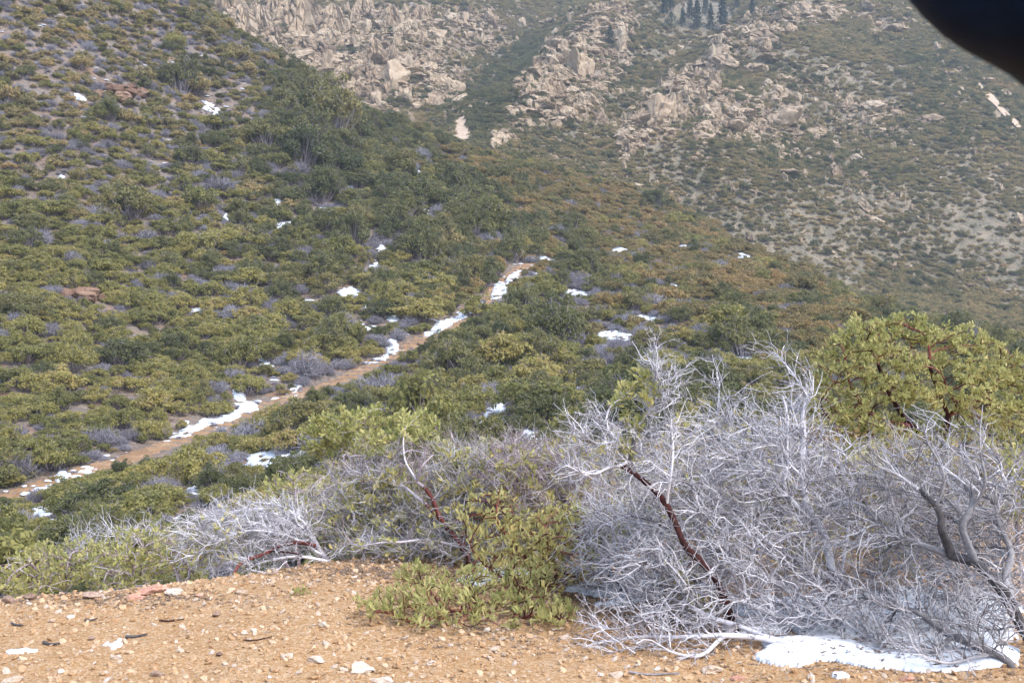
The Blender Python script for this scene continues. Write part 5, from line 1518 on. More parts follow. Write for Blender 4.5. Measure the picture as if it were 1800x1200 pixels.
# ---- silvery twig thickets that fill behind
for lab, bl, base, na, sd in [
    ('silvery leafless thicket on the lip between the lower left bushes', [(230, 945, 7.9, 60, 14, .3), (150, 965, 8.0, 40, 12, .25)], (220, 1060, 7.9), 190, 41),
    ('grey violet leafless thicket filling the middle behind the bushy olive manzanita', [(700, 870, 7.1, 90, 60, .3), (820, 850, 7.0, 80, 70, .3), (620, 900, 7.2, 60, 60, .3), (780, 930, 6.9, 110, 50, .3)], (760, 1000, 7.0), 1000, 47),
    ('pinkish leafless thicket right of the middle', [(920, 830, 6.9, 80, 50, .3), (1010, 830, 6.9, 60, 60, .3), (950, 880, 6.8, 90, 40, .3)], (960, 1000, 6.8), 800, 48),
    ('grey leafless thicket under the wide manzanita above the thin snow', [(720, 965, 7.0, 130, 36, .4), (820, 960, 6.9, 80, 40, .35), (620, 985, 7.0, 60, 22, .3)], (740, 1005, 7.0), 900, 42),
    ('bluish leafless thicket left of the pale dead tangle', [(1090, 950, 6.2, 80, 50, .35), (1060, 1000, 6.0, 70, 36, .3), (1150, 1010, 5.9, 60, 40, .3)], (1110, 1045, 6.0), 800, 43),
    ('brownish leafless thicket behind the pale dead tangle', [(1300, 860, 6.6, 100, 70, .3), (1400, 960, 6.4, 100, 70, .3), (1250, 960, 6.4, 90, 60, .3), (1420, 850, 6.6, 80, 70, .3)], (1340, 1045, 6.5), 1100, 45),
    ('tall brownish leafless thicket under the tallest green manzanita', [(1560, 840, 6.4, 90, 60, .3), (1650, 830, 6.4, 90, 60, .3), (1740, 830, 6.4, 70, 70, .3), (1560, 960, 6.2, 100, 60, .3)], (1620, 1060, 6.3), 600, 46),
    ('grey leafless thicket behind the big dark trunk', [(1760, 1000, 5.6, 70, 60, .3), (1700, 950, 5.8, 80, 70, .3), (1600, 930, 6.0, 90, 60, .3)], (1700, 1080, 5.7), 420, 44),
]:
    bx = W(*base); gz = float(height(bx[0], bx[1]))
    lm = []
    for k, (a, b_, Y, rx, ry, dz) in enumerate(bl):
        top = W(a, b_, Y); st = np.array([bx[0] + .04 * k, bx[1], gz - .03]); mid = st * .5 + top * .5 + rng.normal(0, .05, 3)
        lm.append((np.array([st, mid, top]), np.array([.016, .010, .005])))
    build('dead_manzanita', lab, 'dead shrub', lm, [(a, b_, Y, rx, ry, dz, 1) for a, b_, Y, rx, ry, dz in bl], int(na * .9), dict(per=9, size=.019, along=.6, rmax=.007, tint=.34) if sd in (45, 46, 47, 48, 42) else None, leaf_region=[(900, 600, 3000, 3000, .75)],
          tip=.0024, step=.038, infl=.55, kill=.06, jit=.28, flow=(-.15, 0, .2), tw=(int(na * 1.0), .16, .0030), wood=M_greym, twig=M_twigp if sd in (45, 46, 48) else M_greyl if sd in (44, 47) else M_grey, seed=sd, up=.08, cap=.008, power=2.7, maxn=14000)
# ------------------------------------------------------------------ rocks
def rock_mesh(name, seed, sub=3, cuts=9, stretch=(1, 1, 1), rough=.10, mat=M_crag, vertical=False, block=.16):
    import bmesh
    r = np.random.default_rng(seed)
    bm = bmesh.new(); bmesh.ops.create_icosphere(bm, subdivisions=sub, radius=1.0)
    V = np.array([v.co[:] for v in bm.verts]); Fc = np.array([[v.index for v in f.verts] for f in bm.faces]); bm.free()
    for _ in range(cuts):
        n = r.normal(0, 1, 3)
        if vertical and r.random() < .7: n[2] *= .15
        n /= np.linalg.norm(n); d = r.uniform(.42, .82)
        s = V @ n; k = s > d
        V[k] -= np.outer(s[k] - d, n)
    S = unit(r.normal(0, 1, (16, 3))) * r.uniform(.5, 1, (16, 1)); D = np.linalg.norm((V[:, None] - S[None]) * np.array([1, 1, .7]), axis=2)
    k = D.argmin(1); D.sort(axis=1)
    V = V * (1 + r.normal(0, .09, 16)[k] - block * (1 - smooth(0, .16, D[:, 1] - D[:, 0])))[:, None]
    nz = np.stack([vnoise(V[:, 0] * 2.3, V[:, 1] * 2.3, seed + k, V[:, 2] * 2.3) + .5 * vnoise(V[:, 0] * 5, V[:, 1] * 5, seed + k + 5, V[:, 2] * 5) for k in range(3)], 1)
    V = (V + nz * rough) * np.array(stretch)
    return mesh_np(name, V, [Fc], mat)


def cliff_mesh(name, seed, mat=M_crag):
    """a wall of jointed rock: ribs and ledges on one body"""
    r = np.random.default_rng(seed)
    nx, nz_ = 80, 70
    th = np.linspace(-.5, .5, nx) * 2.3; hz = np.linspace(-.35, 1, nz_)
    A, H = np.meshgrid(th, hz, indexing='ij')
    ribs = np.zeros_like(A); 
    rib_x = np.sort(r.uniform(-1.2, 1.2, 9))
    for j in range(10):
        lo = -2 if j == 0 else rib_x[j - 1]; hi = 2 if j == 9 else rib_x[j]
        m = (A >= lo) & (A < hi); w = np.minimum(A - lo, hi - A)
        ribs[m] += r.uniform(-.10, .26) + .10 * np.sqrt(np.clip(w[m], 0, .3))
        cap = r.uniform(.45, 1.0)
        ribs[m] -= np.clip(H[m] - cap, 0, 1) * .9
    led = .10 * np.round((H + .15 * vnoise2(A * 2, H * 0, seed)) * 4) / 4
    rad = .52 + ribs - led * 1.2 + .10 * fbm(A * 2.2, H * 2.2, 4, seed)
    topf = np.sqrt(np.clip(1 - np.clip((H - .72) / .30, 0, 1) ** 2, 0, 1))
    rad = rad * (.15 + .85 * topf) * (1 - .30 * np.clip(H, 0, 1))
    sd = np.column_stack([r.uniform(-1.2, 1.2, 30), r.uniform(-.35, 1, 30)])
    D = np.hypot((A[..., None] - sd[:, 0]) * 1.3, (H[..., None] - sd[:, 1]) * .75); kk_ = D.argmin(-1); D.sort(axis=-1)
    rad = rad + r.normal(0, .07, 30)[kk_] - .11 * (1 - smooth(0, .10, D[..., 1] - D[..., 0]))
    X = np.sin(A) * rad * 1.15; Yv = -np.cos(A) * rad + .25; Zv = H * 1.05 + .05 * fbm(A * 3, H * 3, 3, seed + 9)
    V = np.stack([X, Yv, Zv], -1).reshape(-1, 3)
    i, j = np.meshgrid(np.arange(nx - 1), np.arange(nz_ - 1), indexing='ij')
    q = np.stack([i * nz_ + j, (i + 1) * nz_ + j, (i + 1) * nz_ + j + 1, i * nz_ + j + 1], -1).reshape(-1, 4)
    # back wall and lid close the body
    b0 = len(V)
    back = np.column_stack([np.concatenate([X[0], X[-1]]), np.full(2 * nz_, .75), np.concatenate([Zv[0], Zv[-1]])])
    k = np.arange(nz_ - 1)
    ql = np.column_stack([b0 + k, k, k + 1, b0 + k + 1]); qr = np.column_stack([(nx - 1) * nz_ + k, b0 + nz_ + k, b0 + nz_ + k + 1, (nx - 1) * nz_ + k + 1])
    qb = np.column_stack([b0 + nz_ + k, b0 + k, b0 + k + 1, b0 + nz_ + k + 1])
    lidc = np.array([[0, .4, 1.0]]); V = np.concatenate([V, back, lidc])
    rim = np.arange(nx) * nz_ + nz_ - 1
    tri = np.column_stack([rim[:-1], rim[1:], np.full(nx - 1, len(V) - 1)])
    tri2 = np.array([[rim[-1], b0 + 2 * nz_ - 1, len(V) - 1], [b0 + nz_ - 1, rim[0], len(V) - 1], [b0 + 2 * nz_ - 1, b0 + nz_ - 1, len(V) - 1]])
    return mesh_np(name, V, [np.concatenate([q, ql, qr, qb]), np.concatenate([tri, tri2])], mat)


CRAG = [rock_mesh('outcrop', 900 + k, 4, 10, (1, .9, .8), .12) for k in range(5)]
TALL = [rock_mesh('pinnacle', 930 + k, 4, 12, (.7, .65, 1.25), .14, vertical=True) for k in range(4)]
FLAT = [rock_mesh('slab', 960 + k, 4, 10, (1.3, .9, .5), .12) for k in range(4)]
CLIFF = [cliff_mesh('cliff', 990 + k) for k in range(4)]
ROCKN = 0


def place_rock(nm, me, px, py, wpx, hpx, label, cat, group=None, sink=.3, ymin=200, rot=None, dscale=None):
    """a rock whose middle appears at the pixel, wpx by hpx across in the photo"""
    p = hit(px, py + hpx * .35, ymin)
    if p is None: return None
    k = p[1] / F
    co = np.array([v.co[:] for v in me.vertices]); ex = co.max(0) - co.min(0)
    o = bpy.data.objects.new(nm, me); COL.objects.link(o)
    sx = wpx * k / ex[0]; sz = hpx * k * 1.05 / ex[2]
    o.scale = (sx, dscale or max(sx, sz) * .9, sz)
    o.rotation_euler = (rng.uniform(-.12, .12), rng.uniform(-.12, .12), rng.uniform(-.5, .5) if rot is None else rot)
    o.location = (p[0], p[1] + .15 * wpx * k, p[2] + hpx * k * (.5 - sink) - co.min(0)[2] * 0)
    tag(o, label, cat, group)
    return o


# the cliff band, top left of the mountain
for px, py, w, h, lab in [
    (395, 5, 36, 56, 'tall reddish cliff block at the top edge left of the pale cliffs'), (423, 40, 34, 52, 'narrow pale pinnacle leaning left of the main cliff'),
    (462, 36, 30, 42, 'grey streaked rock fin between pinnacle and main cliff'), (512, 28, 62, 70, 'broadest pink cliff face at the top of the mountain'),
    (545, 15, 34, 44, 'upright cliff rib right of the broadest pink face'), (478, 62, 44, 26, 'slanting rock shelf under the grey fin'),
    (530, 78, 40, 22, 'low rock step under the broadest pink face'), (588, 40, 52, 50, 'blocky cliff below the top edge, split by dark shrubs'),
    (640, 20, 44, 38, 'pale cliff top right of the blocky cliff'), (573, 68, 60, 30, 'square rock bench in the middle of the cliff band'),
    (560, 92, 56, 36, 'steep pink cliff below the square bench'), (620, 55, 34, 22, 'jutting block at the right end of the bench'),
    (610, 74, 40, 22, 'rounded buttress right of the steep pink cliff'), (690, 35, 34, 40, 'pink tower beside the dark hollow'), (715, 52, 46, 30, 'pale triangular crag right of the pink tower'),
    (565, 118, 44, 24, 'lower pink ledge above the crest bushes'), (600, 132, 36, 26, 'pair of rounded rocks above the crest'), (640, 130, 46, 26, 'brown topped rock just above the crest'),
    (655, 95, 22, 46, 'narrow pale chute wall in the gully'), (740, 28, 30, 30, 'small crag at the head of the pale scree'), (600, 105, 60, 18, 'long low ledge across the lower cliffs'),
    (490, 95, 40, 20, 'broken rocks beside the crest bushes'), (510, 112, 36, 18, 'tumbled pale blocks near the crest'), (480, 12, 26, 40, 'dark seamed cliff between two fins')]:
    place_rock('cliff', CLIFF[len(lab) % 4], px, py, w * 1.15, h * 1.15, lab, 'cliff', 'cliffs of the rocky mountain', rot=rng.uniform(-.35, .35))
for px, py, w, h, lab in [
    (690, 130, 50, 70, 'large rough rock slope with bouldery ribs beside the gully'), (775, 170, 46, 44, 'rounded bouldery buttress with a tan chute below'), (735, 108, 40, 22, 'tilted tan dome above the rounded buttress'),
    (665, 170, 24, 36, 'lower end of the rough rock slope at the crest'), (742, 185, 36, 26, 'small crag left of the rounded buttress'), (715, 165, 22, 34, 'narrow rib between two crags'),
    (795, 35, 24, 30, 'first of the small towers on the brushy face'), (818, 30, 22, 34, 'slim tower right of the first small tower'), (860, 30, 26, 36, 'leaning slab tower on the brushy face'), (915, 40, 24, 34, 'slab tower nearest the dark gully'),
    (830, 62, 34, 26, 'broken crag below the slim tower'), (970, 35, 40, 22, 'pale ledge left of the spine top')]:
    place_rock('rock_outcrop', (CRAG + TALL)[len(lab) % 9], px, py, w, h, lab, 'rock', 'outcrops of the rocky mountain')
# the two spines: chains of boulders from top to foot
SP = [((1082, 4), (1050, 35), (1015, 66), (985, 98), (965, 122), (945, 150), (928, 172), (912, 195), (898, 218), (880, 245), (866, 262)),
      ((1318, 50), (1262, 95), (1230, 135), (1200, 162), (1172, 184), (1150, 208), (1130, 230), (1110, 256), (1090, 282)),
      ((1500, 2), (1450, 14), (1400, 30), (1350, 45))]
for si, line in enumerate(SP):
    nmz = ('the central rocky spine', 'the right hand rocky spine', 'the skyline rocks top right')[si]
    for a, b_ in zip(line[:-1], line[1:]):
        n = max(3, int(math.hypot(b_[0] - a[0], b_[1] - a[1]) / 6.5))
        for i in range(n):
            f = (i + rng.uniform(0, .8)) / n
            px = a[0] + (b_[0] - a[0]) * f + rng.normal(3, 7); py = a[1] + (b_[1] - a[1]) * f + rng.normal(3, 6)
            s = rng.uniform(9, 27) * (1.1 if si == 0 else 1)
            me = (CRAG + FLAT + TALL)[rng.integers(13)]
            hgt_ = s * rng.uniform(.55, .95)
            q = 'large' if s > 24 else 'small' if s < 16 else 'middling'
            pl = 'high on' if py < 80 else 'half way down' if py < 180 else 'at the foot of'
            place_rock('rock_outcrop', me, px, py, s, hgt_, '%s pale boulder outcrop %s %s' % (q, pl, nmz), 'rock', '%s boulders %s %s' % (q, pl, nmz))
for px, py, w, h, lab in [
    (1345, 62, 54, 36, 'big square outcrop below the skyline at the right'), (1575, 48, 56, 34, 'gabled outcrop at the upper right'), (1410, 12, 34, 26, 'paired blocks on the upper right skyline'), (1465, 25, 26, 26, 'upright block on the upper right skyline'),
    (1527, 10, 24, 30, 'stacked blocks on the upper right skyline'), (1487, 70, 20, 14, 'round boulder under the stacked blocks'), (1668, 130, 20, 18, 'egg shaped boulder near the pale track'), (1622, 122, 30, 16, 'flat topped outcrop near the pale track'),
    (1350, 148, 20, 20, 'cube shaped rock on the right face'), (1242, 148, 40, 30, 'orange tinged outcrop on the right face'), (1272, 176, 30, 26, 'knobby outcrop beneath the orange one'), (1325, 120, 46, 30, 'scattered outcrop below the square one'),
    (1360, 95, 50, 16, 'thin rock ledge left of the face'), (1330, 212, 46, 24, 'pinkish outcrop in the middle of the right face'), (1230, 235, 60, 20, 'pale rubble field left on the right face'), (1540, 185, 50, 22, 'salmon rock patch in the middle of the face'),
    (1640, 210, 60, 26, 'grey pinnacled rock patch right of the face'), (1310, 170, 30, 14, 'white streak of rock by shrubs'), (1290, 196, 24, 22, 'blocky rock with pale top'), (1585, 70, 22, 14, 'small block under the gabled outcrop'),
    (1770, 165, 30, 22, 'brown outcrop at the right edge'), (1735, 140, 30, 16, 'outcrop beside the pale track'), (1690, 155, 22, 12, 'jagged rocks left of the track'), (1430, 232, 60, 14, 'low rubble band across the face'),
    (1400, 262, 50, 12, 'long pale rubble band'), (1520, 360, 24, 30, 'pale scar low on the right face'), (1380, 300, 60, 12, 'rubble band near the foot of the face')]:
    place_rock('rock_outcrop', (CRAG + FLAT)[len(lab) % 9], px, py, w, h, lab, 'rock', 'outcrops of the right hand face')
# lesser rocks, past counting
pts, rot, scl = [], [], []
n = 0
cand = 60000
Yr = np.exp(rng.uniform(math.log(300.0), math.log(700.0), cand)); ur = rng.uniform(-.5, .5, cand); Xr = ur * Yr; Zr = height(Xr, Yr)
pr, qr_ = proj(Xr, Yr, Zr)
dens = .22 + .95 * g_interp(rockiness, ur, Yr) ** 1.3 + .34 * blob(pr, qr_, 1480, 250, 330, 150)
dens *= np.where(fbm(Xr / 14, Yr / 18, 3, 211) > -.05, 1, .3)
okr = visible(Xr, Yr, Zr + 1, .001) & (rng.random(cand) < dens) & (qr_ > -40)
ii = np.nonzero(okr)[0]
s = rng.lognormal(-.32, .5, len(ii)) * (.75 + 1.0 * np.clip(g_interp(rockiness, ur[ii], Yr[ii]), 0, 1))
stuff('mountain_boulders', np.column_stack([Xr[ii], Yr[ii], Zr[ii] + .25 * s]), np.column_stack([rng.uniform(-.3, .3, (len(ii), 2)), rng.uniform(0, 6.28, len(ii))]),
      np.column_stack([s * rng.uniform(.8, 1.4, len(ii)), s, s * rng.uniform(.6, 1.3, len(ii))]), CRAG + FLAT + TALL, 'pale boulders strewn over the rocky mountain')
print('mountain boulders', len(ii))


def strip(name, pxs, half, mat, label, cat, ymin=200):
    P = [hit(a, b_, ymin) for a, b_ in pxs]
    P = smooth_line(polyline([p for p in P if p is not None], 1.5), 6)
    V, q = ribbon(P, half); V[:, 2] += .8
    V2 = V.copy(); V2[:, 2] -= 1.2; 
    return link(name, mesh_np(name, V, [q], mat, smooth_shade=True), label=label, cat=cat, kind='structure')


M_scar, nt, b = new_mat('bare_scar'); nb = NB(nt); P_ = pos(nb)
c = nb.ramp(nb.noise(P_, .5, 6, .7), [(.3, (.33, .25, .18)), (.55, (.47, .37, .28)), (.8, (.60, .51, .42))])
nb.l(c, b.inputs['Base Color'])
strip('mountain_track', [(1702, 135), (1716, 150), (1735, 165), (1750, 185), (1768, 203), (1785, 220), (1810, 245)], 1.6, M_scar, None, None)
strip('scree_chute', [(812, 210), (812, 220), (810, 232), (808, 250)], 3.0, M_scar, None, None, 300)

# brown crags on the near slope, stones and sticks on the ledge
for px, py, w, h, lab in [(205, 155, 84, 40, 'dark brown crag jutting from the upper left slope'), (140, 515, 78, 34, 'reddish brown rock outcrop among olive shrubs at the left')]:
    me = rock_mesh('crag', 60 + int(px), 4, 16, (1.2, .9, .7), .2, M_brown)
    place_rock('brown_crag', me, px, py, w, h, lab, 'rock', sink=.25, ymin=20, rot=.2)
    for k, (dx, dy, s_) in enumerate(((-.42, .22, .4), (.45, .2, .45), (.1, .38, .5))):
        place_rock('brown_rock', rock_mesh('crag', 66 + int(px) + k, 3, 12, (1, .9, .8), .2, M_brown), px + dx * w, py + dy * h, w * s_, h * s_ * 1.2,
                   'brown block leaning on the %s %s' % (('left foot', 'right foot', 'front')[k] + ' of the', 'upper brown crag' if px > 170 else 'reddish rock outcrop'), 'rock', sink=.25, ymin=20)
STONE = [rock_mesh('stone', 300 + k, 3, 8, (1, .8, .55), .07, M_stone, block=.04) for k in range(5)]
PINKS = [rock_mesh('stone', 320 + k, 3, 8, (1.2, .8, .5), .07, M_pink, block=.04) for k in range(3)]
GREYS = [rock_mesh('stone', 340 + k, 3, 8, (1.1, .8, .6), .07, M_dstone, block=.04) for k in range(3)]
for px, py, w, h, me, lab in [
    (1255, 1178, 44, 16, STONE[0], 'pale pinkish stone left of the snow sheet'), (635, 1176, 46, 18, STONE[1], 'largest whitish stone at the bottom of the gravel'), (668, 1197, 44, 14, STONE[2], 'whitish stone cut by the bottom edge'),
    (240, 1050, 34, 14, PINKS[0], 'pink flat stone on the lip of the gravel'), (265, 1038, 60, 16, PINKS[1], 'long tan rock on the lip of the gravel'), (305, 1040, 26, 14, STONE[3], 'bluish grey stone on the lip of the gravel'),
    (88, 1040, 28, 14, GREYS[0], 'dark brown stone on the lip near the left bushes'), (50, 1050, 24, 12, GREYS[1], 'dark stone at the left end of the lip'), (15, 1055, 26, 14, GREYS[2], 'dark stone at the left edge of the lip'),
    (160, 1048, 40, 12, GREYS[0], 'flat brown rock left of the pink stone'), (380, 1080, 14, 10, GREYS[1], 'dark pebble in the middle of the gravel'), (505, 1153, 22, 11, STONE[4], 'grey white stone right of the gravel centre'),
    (555, 1160, 34, 12, STONE[0], 'pale flat stone near the bottom of the gravel'), (108, 1180, 16, 9, STONE[1], 'small white stone low on the gravel at the left'), (203, 1155, 18, 9, STONE[2], 'white pebble below the long dark stick'),
    (275, 1185, 26, 10, GREYS[2], 'brown stone at the bottom of the gravel'), (350, 1045, 16, 9, PINKS[2], 'reddish pebble below the arching bush'), (425, 1040, 18, 8, STONE[3], 'pale pebble below the arching bush'),
    (160, 1122, 12, 8, GREYS[0], 'small dark stone left of the long stick'), (385, 1150, 12, 8, GREYS[1], 'tiny dark stone low in the gravel'), (990, 1120, 20, 10, STONE[2], 'pale stone by the low green manzanita'),
    (870, 1140, 20, 9, STONE[3], 'pale stone in front of the low green manzanita'), (1085, 1185, 24, 10, STONE[4], 'whitish stone near the bottom right of the gravel'), (1300, 1192, 30, 10, PINKS[0], 'pink stone at the bottom below the snow'),
    (1595, 1193, 30, 10, PINKS[1], 'pink stone at the foot of the snow sheet'), (760, 1165, 22, 9, STONE[0], 'pale stone right of the largest whitish one'), (430, 1112, 14, 8, STONE[1], 'pale pebble in the upper gravel'),
    (565, 1097, 18, 9, STONE[2], 'pale pebble left of the low green manzanita'), (20, 1195, 30, 10, STONE[3], 'white stone in the lower left corner')]:
    place_rock('stone', me, px, py, w, h, lab, 'stone', 'stones on the gravel', sink=.18, ymin=3)
# loose gravel
pts = []
n = 27000
Yg = np.sqrt(rng.uniform(4.2 ** 2, 7.6 ** 2, n)); Xg = rng.uniform(-.76, .76, n) * Yg
Zg = height(Xg, Yg)
s = rng.lognormal(-4.95, .62, n)
s = np.clip(s, .002, .022)
stuff('gravel', np.column_stack([Xg, Yg, Zg + s * .2]), rng.uniform(0, 6.28, (n, 3)) * [.12, .12, 1], np.column_stack([s * rng.uniform(.8, 1.5, n), s, s * rng.uniform(.5, .9, n)]),
      [rock_mesh('pebble', 400 + k, 1, 5, (1, .9, .8), .10, (M_peb, M_peb, M_stone, M_peb, M_peb, M_peb, M_peb)[k % 7]) for k in range(7)], 'loose orange gravel covering the ledge')


# fallen leaves and bark crumbs under the bushes
def litter(seed):
    r = np.random.default_rng(seed)
    v, q, t = leaves(r.normal(0, .5, (5, 3)) * [1, 1, .05], np.tile([[0, 0, 1.]], (5, 1)), r, 2, .5, .1, 0, upr=-.2)
    v[:, 2] = v[:, 2] * .3 + .1
    return mesh_np('litter', v, [q], M_litter, attrs={'tint': t})


M_litter = leaf_mat('dry_litter', [(0, (.11, .075, .05)), (.4, (.20, .14, .10)), (.7, (.30, .25, .22)), (1, (.42, .36, .32))], transl=0)
LP_ = []
for cx, cy, rx, ry, n_ in ((830, 1085, 230, 40, 900), (1000, 1040, 150, 40, 700), (1250, 1100, 240, 50, 1300), (1600, 1120, 260, 70, 1500), (1560, 1150, 260, 26, 160), (600, 1000, 250, 14, 700), (200, 1050, 260, 14, 600), (750, 1010, 200, 20, 600), (1200, 1040, 300, 40, 900)):
    for _ in range(n_):
        p = hit(np.clip(rng.normal(cx, rx * .5), -150, 1950), rng.normal(cy, ry * .6), 3)
        if p is not None and p[1] < 9: LP_.append(p)
from mathutils.kdtree import KDTree
_sv = [o.matrix_basis @ v.co for o in COL.objects if o.name.startswith('snow_patch') and o.location.y < 9 for v in o.data.vertices]
_kd = KDTree(len(_sv))
for i_, v_ in enumerate(_sv): _kd.insert((v_.x, v_.y, 0), i_)
_kd.balance()
for p in LP_:        # what fell on the snow lies on the snow
    near = _kd.find_n((p[0], p[1], 0), 2)
    if near and near[0][2] < .02 and rng.random() < .22: p[2] = max(p[2], max(_sv[q_[1]].z for q_ in near))
LP_ = np.array(LP_); s = rng.uniform(.008, .022, len(LP_))[:, None]
stuff('leaf_litter', LP_, np.column_stack([np.zeros((len(LP_), 2)), rng.uniform(0, 6.28, len(LP_))]), s * np.ones((1, 3)), [litter(k) for k in range(5)], 'dry leaves and bark crumbs under the bushes of the ledge')


def stick(px, py, L, ang, rad, label, mat=M_greyd, bend=.1):
    p = hit(px, py, 3)
    d = np.array([math.cos(ang), math.sin(ang), 0])
    t = np.linspace(-.5, .5, 7)
    P = p + d * (t * L)[:, None] + np.array([-d[1], d[0], 0]) * (bend * L * (t ** 2 + .25 * np.sin(t * 9)))[:, None]
    P[:, 2] = height(P[:, 0], P[:, 1]) + rad * .7 + .012 * np.abs(t)
    s = sweep([(P, np.linspace(rad, rad * .55, 7))], np.random.default_rng(int(px)))
    o3 = P[3]
    link('stick', mesh_np('stick', s[0] - o3, [s[1]], mat, attrs={'tint': s[2] * 0 + .1}, smooth_shade=True), loc=o3, label=label, cat='stick', group='sticks on the gravel')


stick(240, 1120, .10, .5, .008, 'long dark stick on the gravel at the left', M_greyd); stick(302, 1092, .12, .3, .005, 'thin brown stick above the long dark one', M_red)
stick(90, 1134, .09, -.2, .008, 'dark stick behind the small snow clump'); stick(30, 1100, .08, -.4, .007, 'short dark stick at the left edge'); stick(455, 1125, .14, .35, .004, 'reddish twig in the middle of the gravel', M_red)
stick(160, 1091, .06, .4, .006, 'short brown stick below the lip', M_greyd); stick(1150, 1187, .22, .1, .006, 'grey stick near the bottom right of the gravel', M_grey)
# a green sprout and a few dead stems on the lip
r_ = np.random.default_rng(77)
p = hit(527, 1045, 3)
tp = p + np.column_stack([r_.normal(0, .02, 14), r_.normal(0, .02, 14), r_.uniform(.015, .05, 14)])
v, q, t = leaves(tp, np.tile([[0, 0, 1.]], (14, 1)), r_, 4, .011, .02, 0)
link('green_sprout', mesh_np('sprout', v - p, [q], M_near, attrs={'tint': t * .3}), loc=p, label='tiny green sprout on the gravel below the arching grey bush', cat='plant')

# ------------------------------------------------------------------ pines on the mountain
def pine(px, py_base, hpx, label, wide=.26, seed=0, group=None, bushy=False):
    r = np.random.default_rng(700 + seed)
    p = hit(px, py_base, 250)
    if p is None: return
    H = hpx * p[1] / F
    root = bpy.data.objects.new('pine_tree', None); COL.objects.link(root); root.location = p
    tag(root, label, 'tree', group)
    tr = sweep([(np.array([[0, 0, -1], [0, 0, H * .35], [.02 * H, 0, H * .7], [0, 0, H]]), np.array([H * .03, H * .024, H * .014, H * .004]))], r)
    link('trunk', mesh_np('pine_trunk', tr[0], [tr[1]], M_greyd, attrs={'tint': tr[2]}, smooth_shade=True), root)
    n = 1500
    hh = r.uniform(.14, 1, n) ** .9
    lay = np.round(hh * 13) / 13 + r.normal(0, .012, n)
    prof = wide * (1 - hh) ** .75 * (1 if not bushy else 1.4) + .02
    az = r.uniform(0, 2 * PI, n); rr = prof * np.sqrt(r.uniform(.05, 1, n)) * (1 + .35 * np.sin(az * 3 + hh * 25))
    P = np.column_stack([np.cos(az) * rr, np.sin(az) * rr, lay - rr * .22]) * H
    v, q = quads_at(P, np.column_stack([np.cos(az), np.sin(az), np.full(n, .6)]), H * .028, r, .5, .5)
    link('crown', mesh_np('pine_crown', v, [q], M_pine, attrs={'tint': np.repeat(r.uniform(0, 1, n), 4)}), root)


for k, (px, py, h, lab, wd) in enumerate([
    (1270, 52, 60, 'tallest dark pine at the top of the right hand valley', .20), (1249, 52, 44, 'pine just left of the tallest pine', .2), (1225, 56, 56, 'pine in the middle of the valley row', .22),
    (1213, 34, 40, 'left pine of the valley row standing higher', .22), (1180, 20, 40, 'pine at the top edge left of the valley row', .2), (1322, 28, 30, 'short pine right of the valley row', .3),
    (1295, 20, 28, 'bushy pine behind the tallest pine', .32), (1200, 48, 34, 'low pine on the left flank of the valley', .26), (1168, 30, 44, 'pine at the top edge on the shaded flank', .18), (1240, 30, 40, 'half hidden pine behind the valley row', .22)]):
    pine(px, py, h, lab, wd, k, 'pines at the head of the valley')
pine(1072, 80, 34, 'lone dark rounded pine on the central rocky spine', .36, 20, None, True)
pine(1180, 52, 30, 'wide dark pine beside the top of the spine', .5, 21, None, True)

# ------------------------------------------------------------------ dark sleeve hanging into the top right corner, close to the lens
def sleeve():
    me_n = 64; m = 40
    # a padded sleeve crossing the corner: its lower edge is the soft diagonal of the photo
    mid = W(1950, -152, .60); A0 = W(1950 - 640, -152 - 620, .60); A1 = W(1950 + 740, -152 + 590, .60)
    V = []
    for i in range(m):
        f = i / (m - 1); g = 2 * f - 1
        c0 = (A0 * (1 - f) + A1 * f) + (mid - (A0 + A1) / 2) * (1 - g * g)
        ax = unit(A1 - A0); ref = unit(np.cross(ax, np.array([0, 1, 0]))); r2 = np.cross(ax, ref)
        capf = math.sqrt(max(0, 1 - max(0, abs(g) - .86) ** 2 / .14 ** 2))
        for k in range(me_n):
            an = 2 * PI * k / me_n
            fold = 1 + .035 * math.sin(f * 30 + 1.5 * math.sin(an * 2)) + .03 * math.sin(an * 5 + f * 9) + .015 * math.sin(an * 9 - f * 20)
            rad = .094 * fold * max(capf, .02)
            V.append(c0 + (ref * math.cos(an) + r2 * math.sin(an)) * rad)
    V = np.array(V)
    i, k = np.meshgrid(np.arange(m - 1), np.arange(me_n), indexing='ij'); k2 = (k + 1) % me_n
    q = np.stack([i * me_n + k, i * me_n + k2, (i + 1) * me_n + k2, (i + 1) * me_n + k], -1).reshape(-1, 4)
    V = np.concatenate([V, [V[:me_n].mean(0)], [V[-me_n:].mean(0)]])
    kk = np.arange(me_n); t1 = np.column_stack([(kk + 1) % me_n, kk, np.full(me_n, len(V) - 2)]); t2 = np.column_stack([(m - 1) * me_n + kk, (m - 1) * me_n + (kk + 1) % me_n, np.full(me_n, len(V) - 1)])
    m_, nt, b = new_mat('navy_cloth'); nb = NB(nt); tc = nb.n('ShaderNodeTexCoord').outputs['Object']
    c = nb.ramp(nb.noise(tc, 26, 4, .6), [(.3, (.005, .010, .022)), (.7, (.013, .026, .055))])
    nb.l(c, b.inputs['Base Color']); b.inputs['Roughness'].default_value = .7
    nb.bump(nb.noise(tc, 420, 2, .5), .3, .001, b)
    o3 = V.mean(0)
    link('cloth_sleeve', mesh_np('sleeve', V - o3, [q, np.concatenate([t1, t2])], m_, smooth_shade=True), loc=o3, label='dark navy cloth sleeve, out of focus, reaching into the top right corner', cat='sleeve')


sleeve()
DENOISE = True
HAZE = .00032
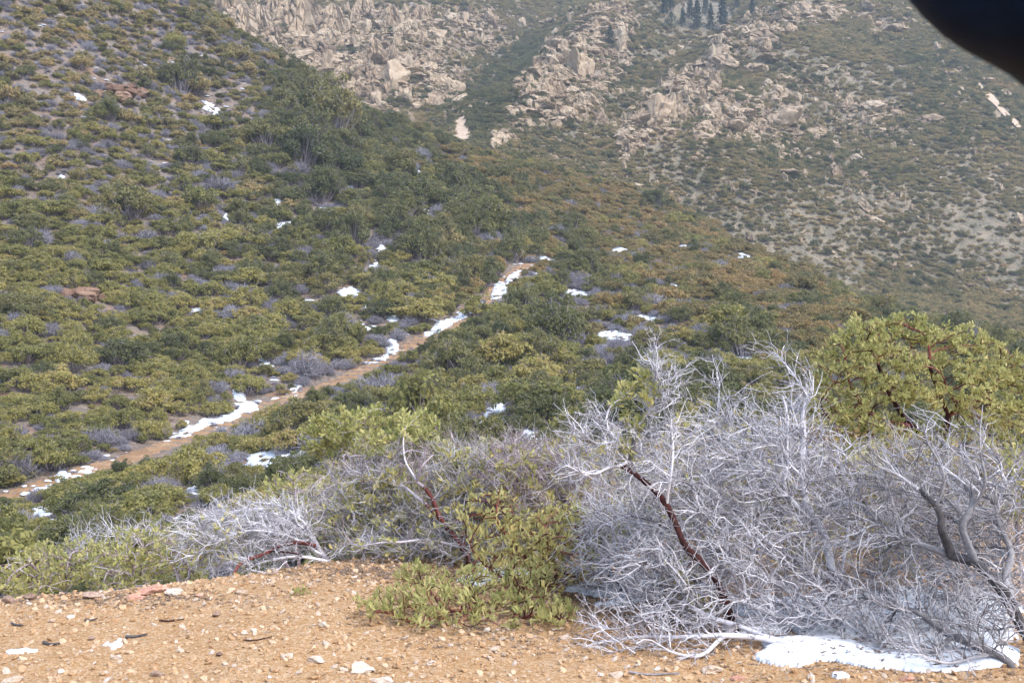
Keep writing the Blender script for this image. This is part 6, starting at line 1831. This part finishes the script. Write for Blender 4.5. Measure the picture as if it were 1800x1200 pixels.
# ------------------------------------------------------------------ light
w = bpy.data.worlds.new('World'); scene.world = w; w.use_nodes = True
nt = w.node_tree; bg = nt.nodes['Background']
sky = nt.nodes.new('ShaderNodeTexSky'); sky.sky_type = 'NISHITA'; sky.sun_disc = False
SUN_EL = math.radians(54); 
sdir = Vector((.55, -.55, 0)).normalized() * math.cos(SUN_EL) + Vector((0, 0, math.sin(SUN_EL)))   # towards the sun
sky.sun_elevation = SUN_EL
sky.sun_rotation = math.atan2(sdir.x, sdir.y)
sky.air_density = 1.0; sky.dust_density = 3.0; sky.ozone_density = 1.0
nt.links.new(sky.outputs[0], bg.inputs[0]); bg.inputs[1].default_value = .15
sl = bpy.data.lights.new('sun', 'SUN'); sl.energy = .85; sl.angle = math.radians(30); sl.color = (1, .99, .975)
so = bpy.data.objects.new('sun', sl); COL.objects.link(so)
so.rotation_euler = (-sdir).to_track_quat('-Z', 'Y').to_euler()
# ------------------------------------------------------------------ the air between here and the mountain
HZ = (-800.0, 800.0, -60.0, 1000.0, float(Z.min()) - 1.5, float(Z.max()) + 30)
_c = np.array([[x, y, z] for x in HZ[:2] for y in HZ[2:4] for z in HZ[4:]])
_f = np.array([[0, 1, 3, 2], [4, 6, 7, 5], [0, 4, 5, 1], [2, 3, 7, 6], [0, 2, 6, 4], [1, 5, 7, 3]])
M_haze = bpy.data.materials.new('haze'); M_haze.use_nodes = True
nt = M_haze.node_tree; nt.nodes.clear()
out = nt.nodes.new('ShaderNodeOutputMaterial'); pv = nt.nodes.new('ShaderNodeVolumePrincipled')
pv.inputs['Color'].default_value = (.70, .85, 1.0, 1); pv.inputs['Density'].default_value = HAZE
pv.inputs['Anisotropy'].default_value = .1
nt.links.new(pv.outputs[0], out.inputs['Volume'])
if HAZE > 0:
    link('haze', mesh_np('haze', _c, [_f], M_haze), kind='stuff', label='thin blue winter haze')
scene.view_settings.view_transform = 'Standard'; scene.view_settings.look = 'None'
scene.view_settings.exposure = 1.5; scene.view_settings.gamma = 1
scene.cycles.use_denoising = DENOISE
scene.cycles.max_bounces = 6; scene.cycles.diffuse_bounces = 4; scene.cycles.transmission_bounces = 4
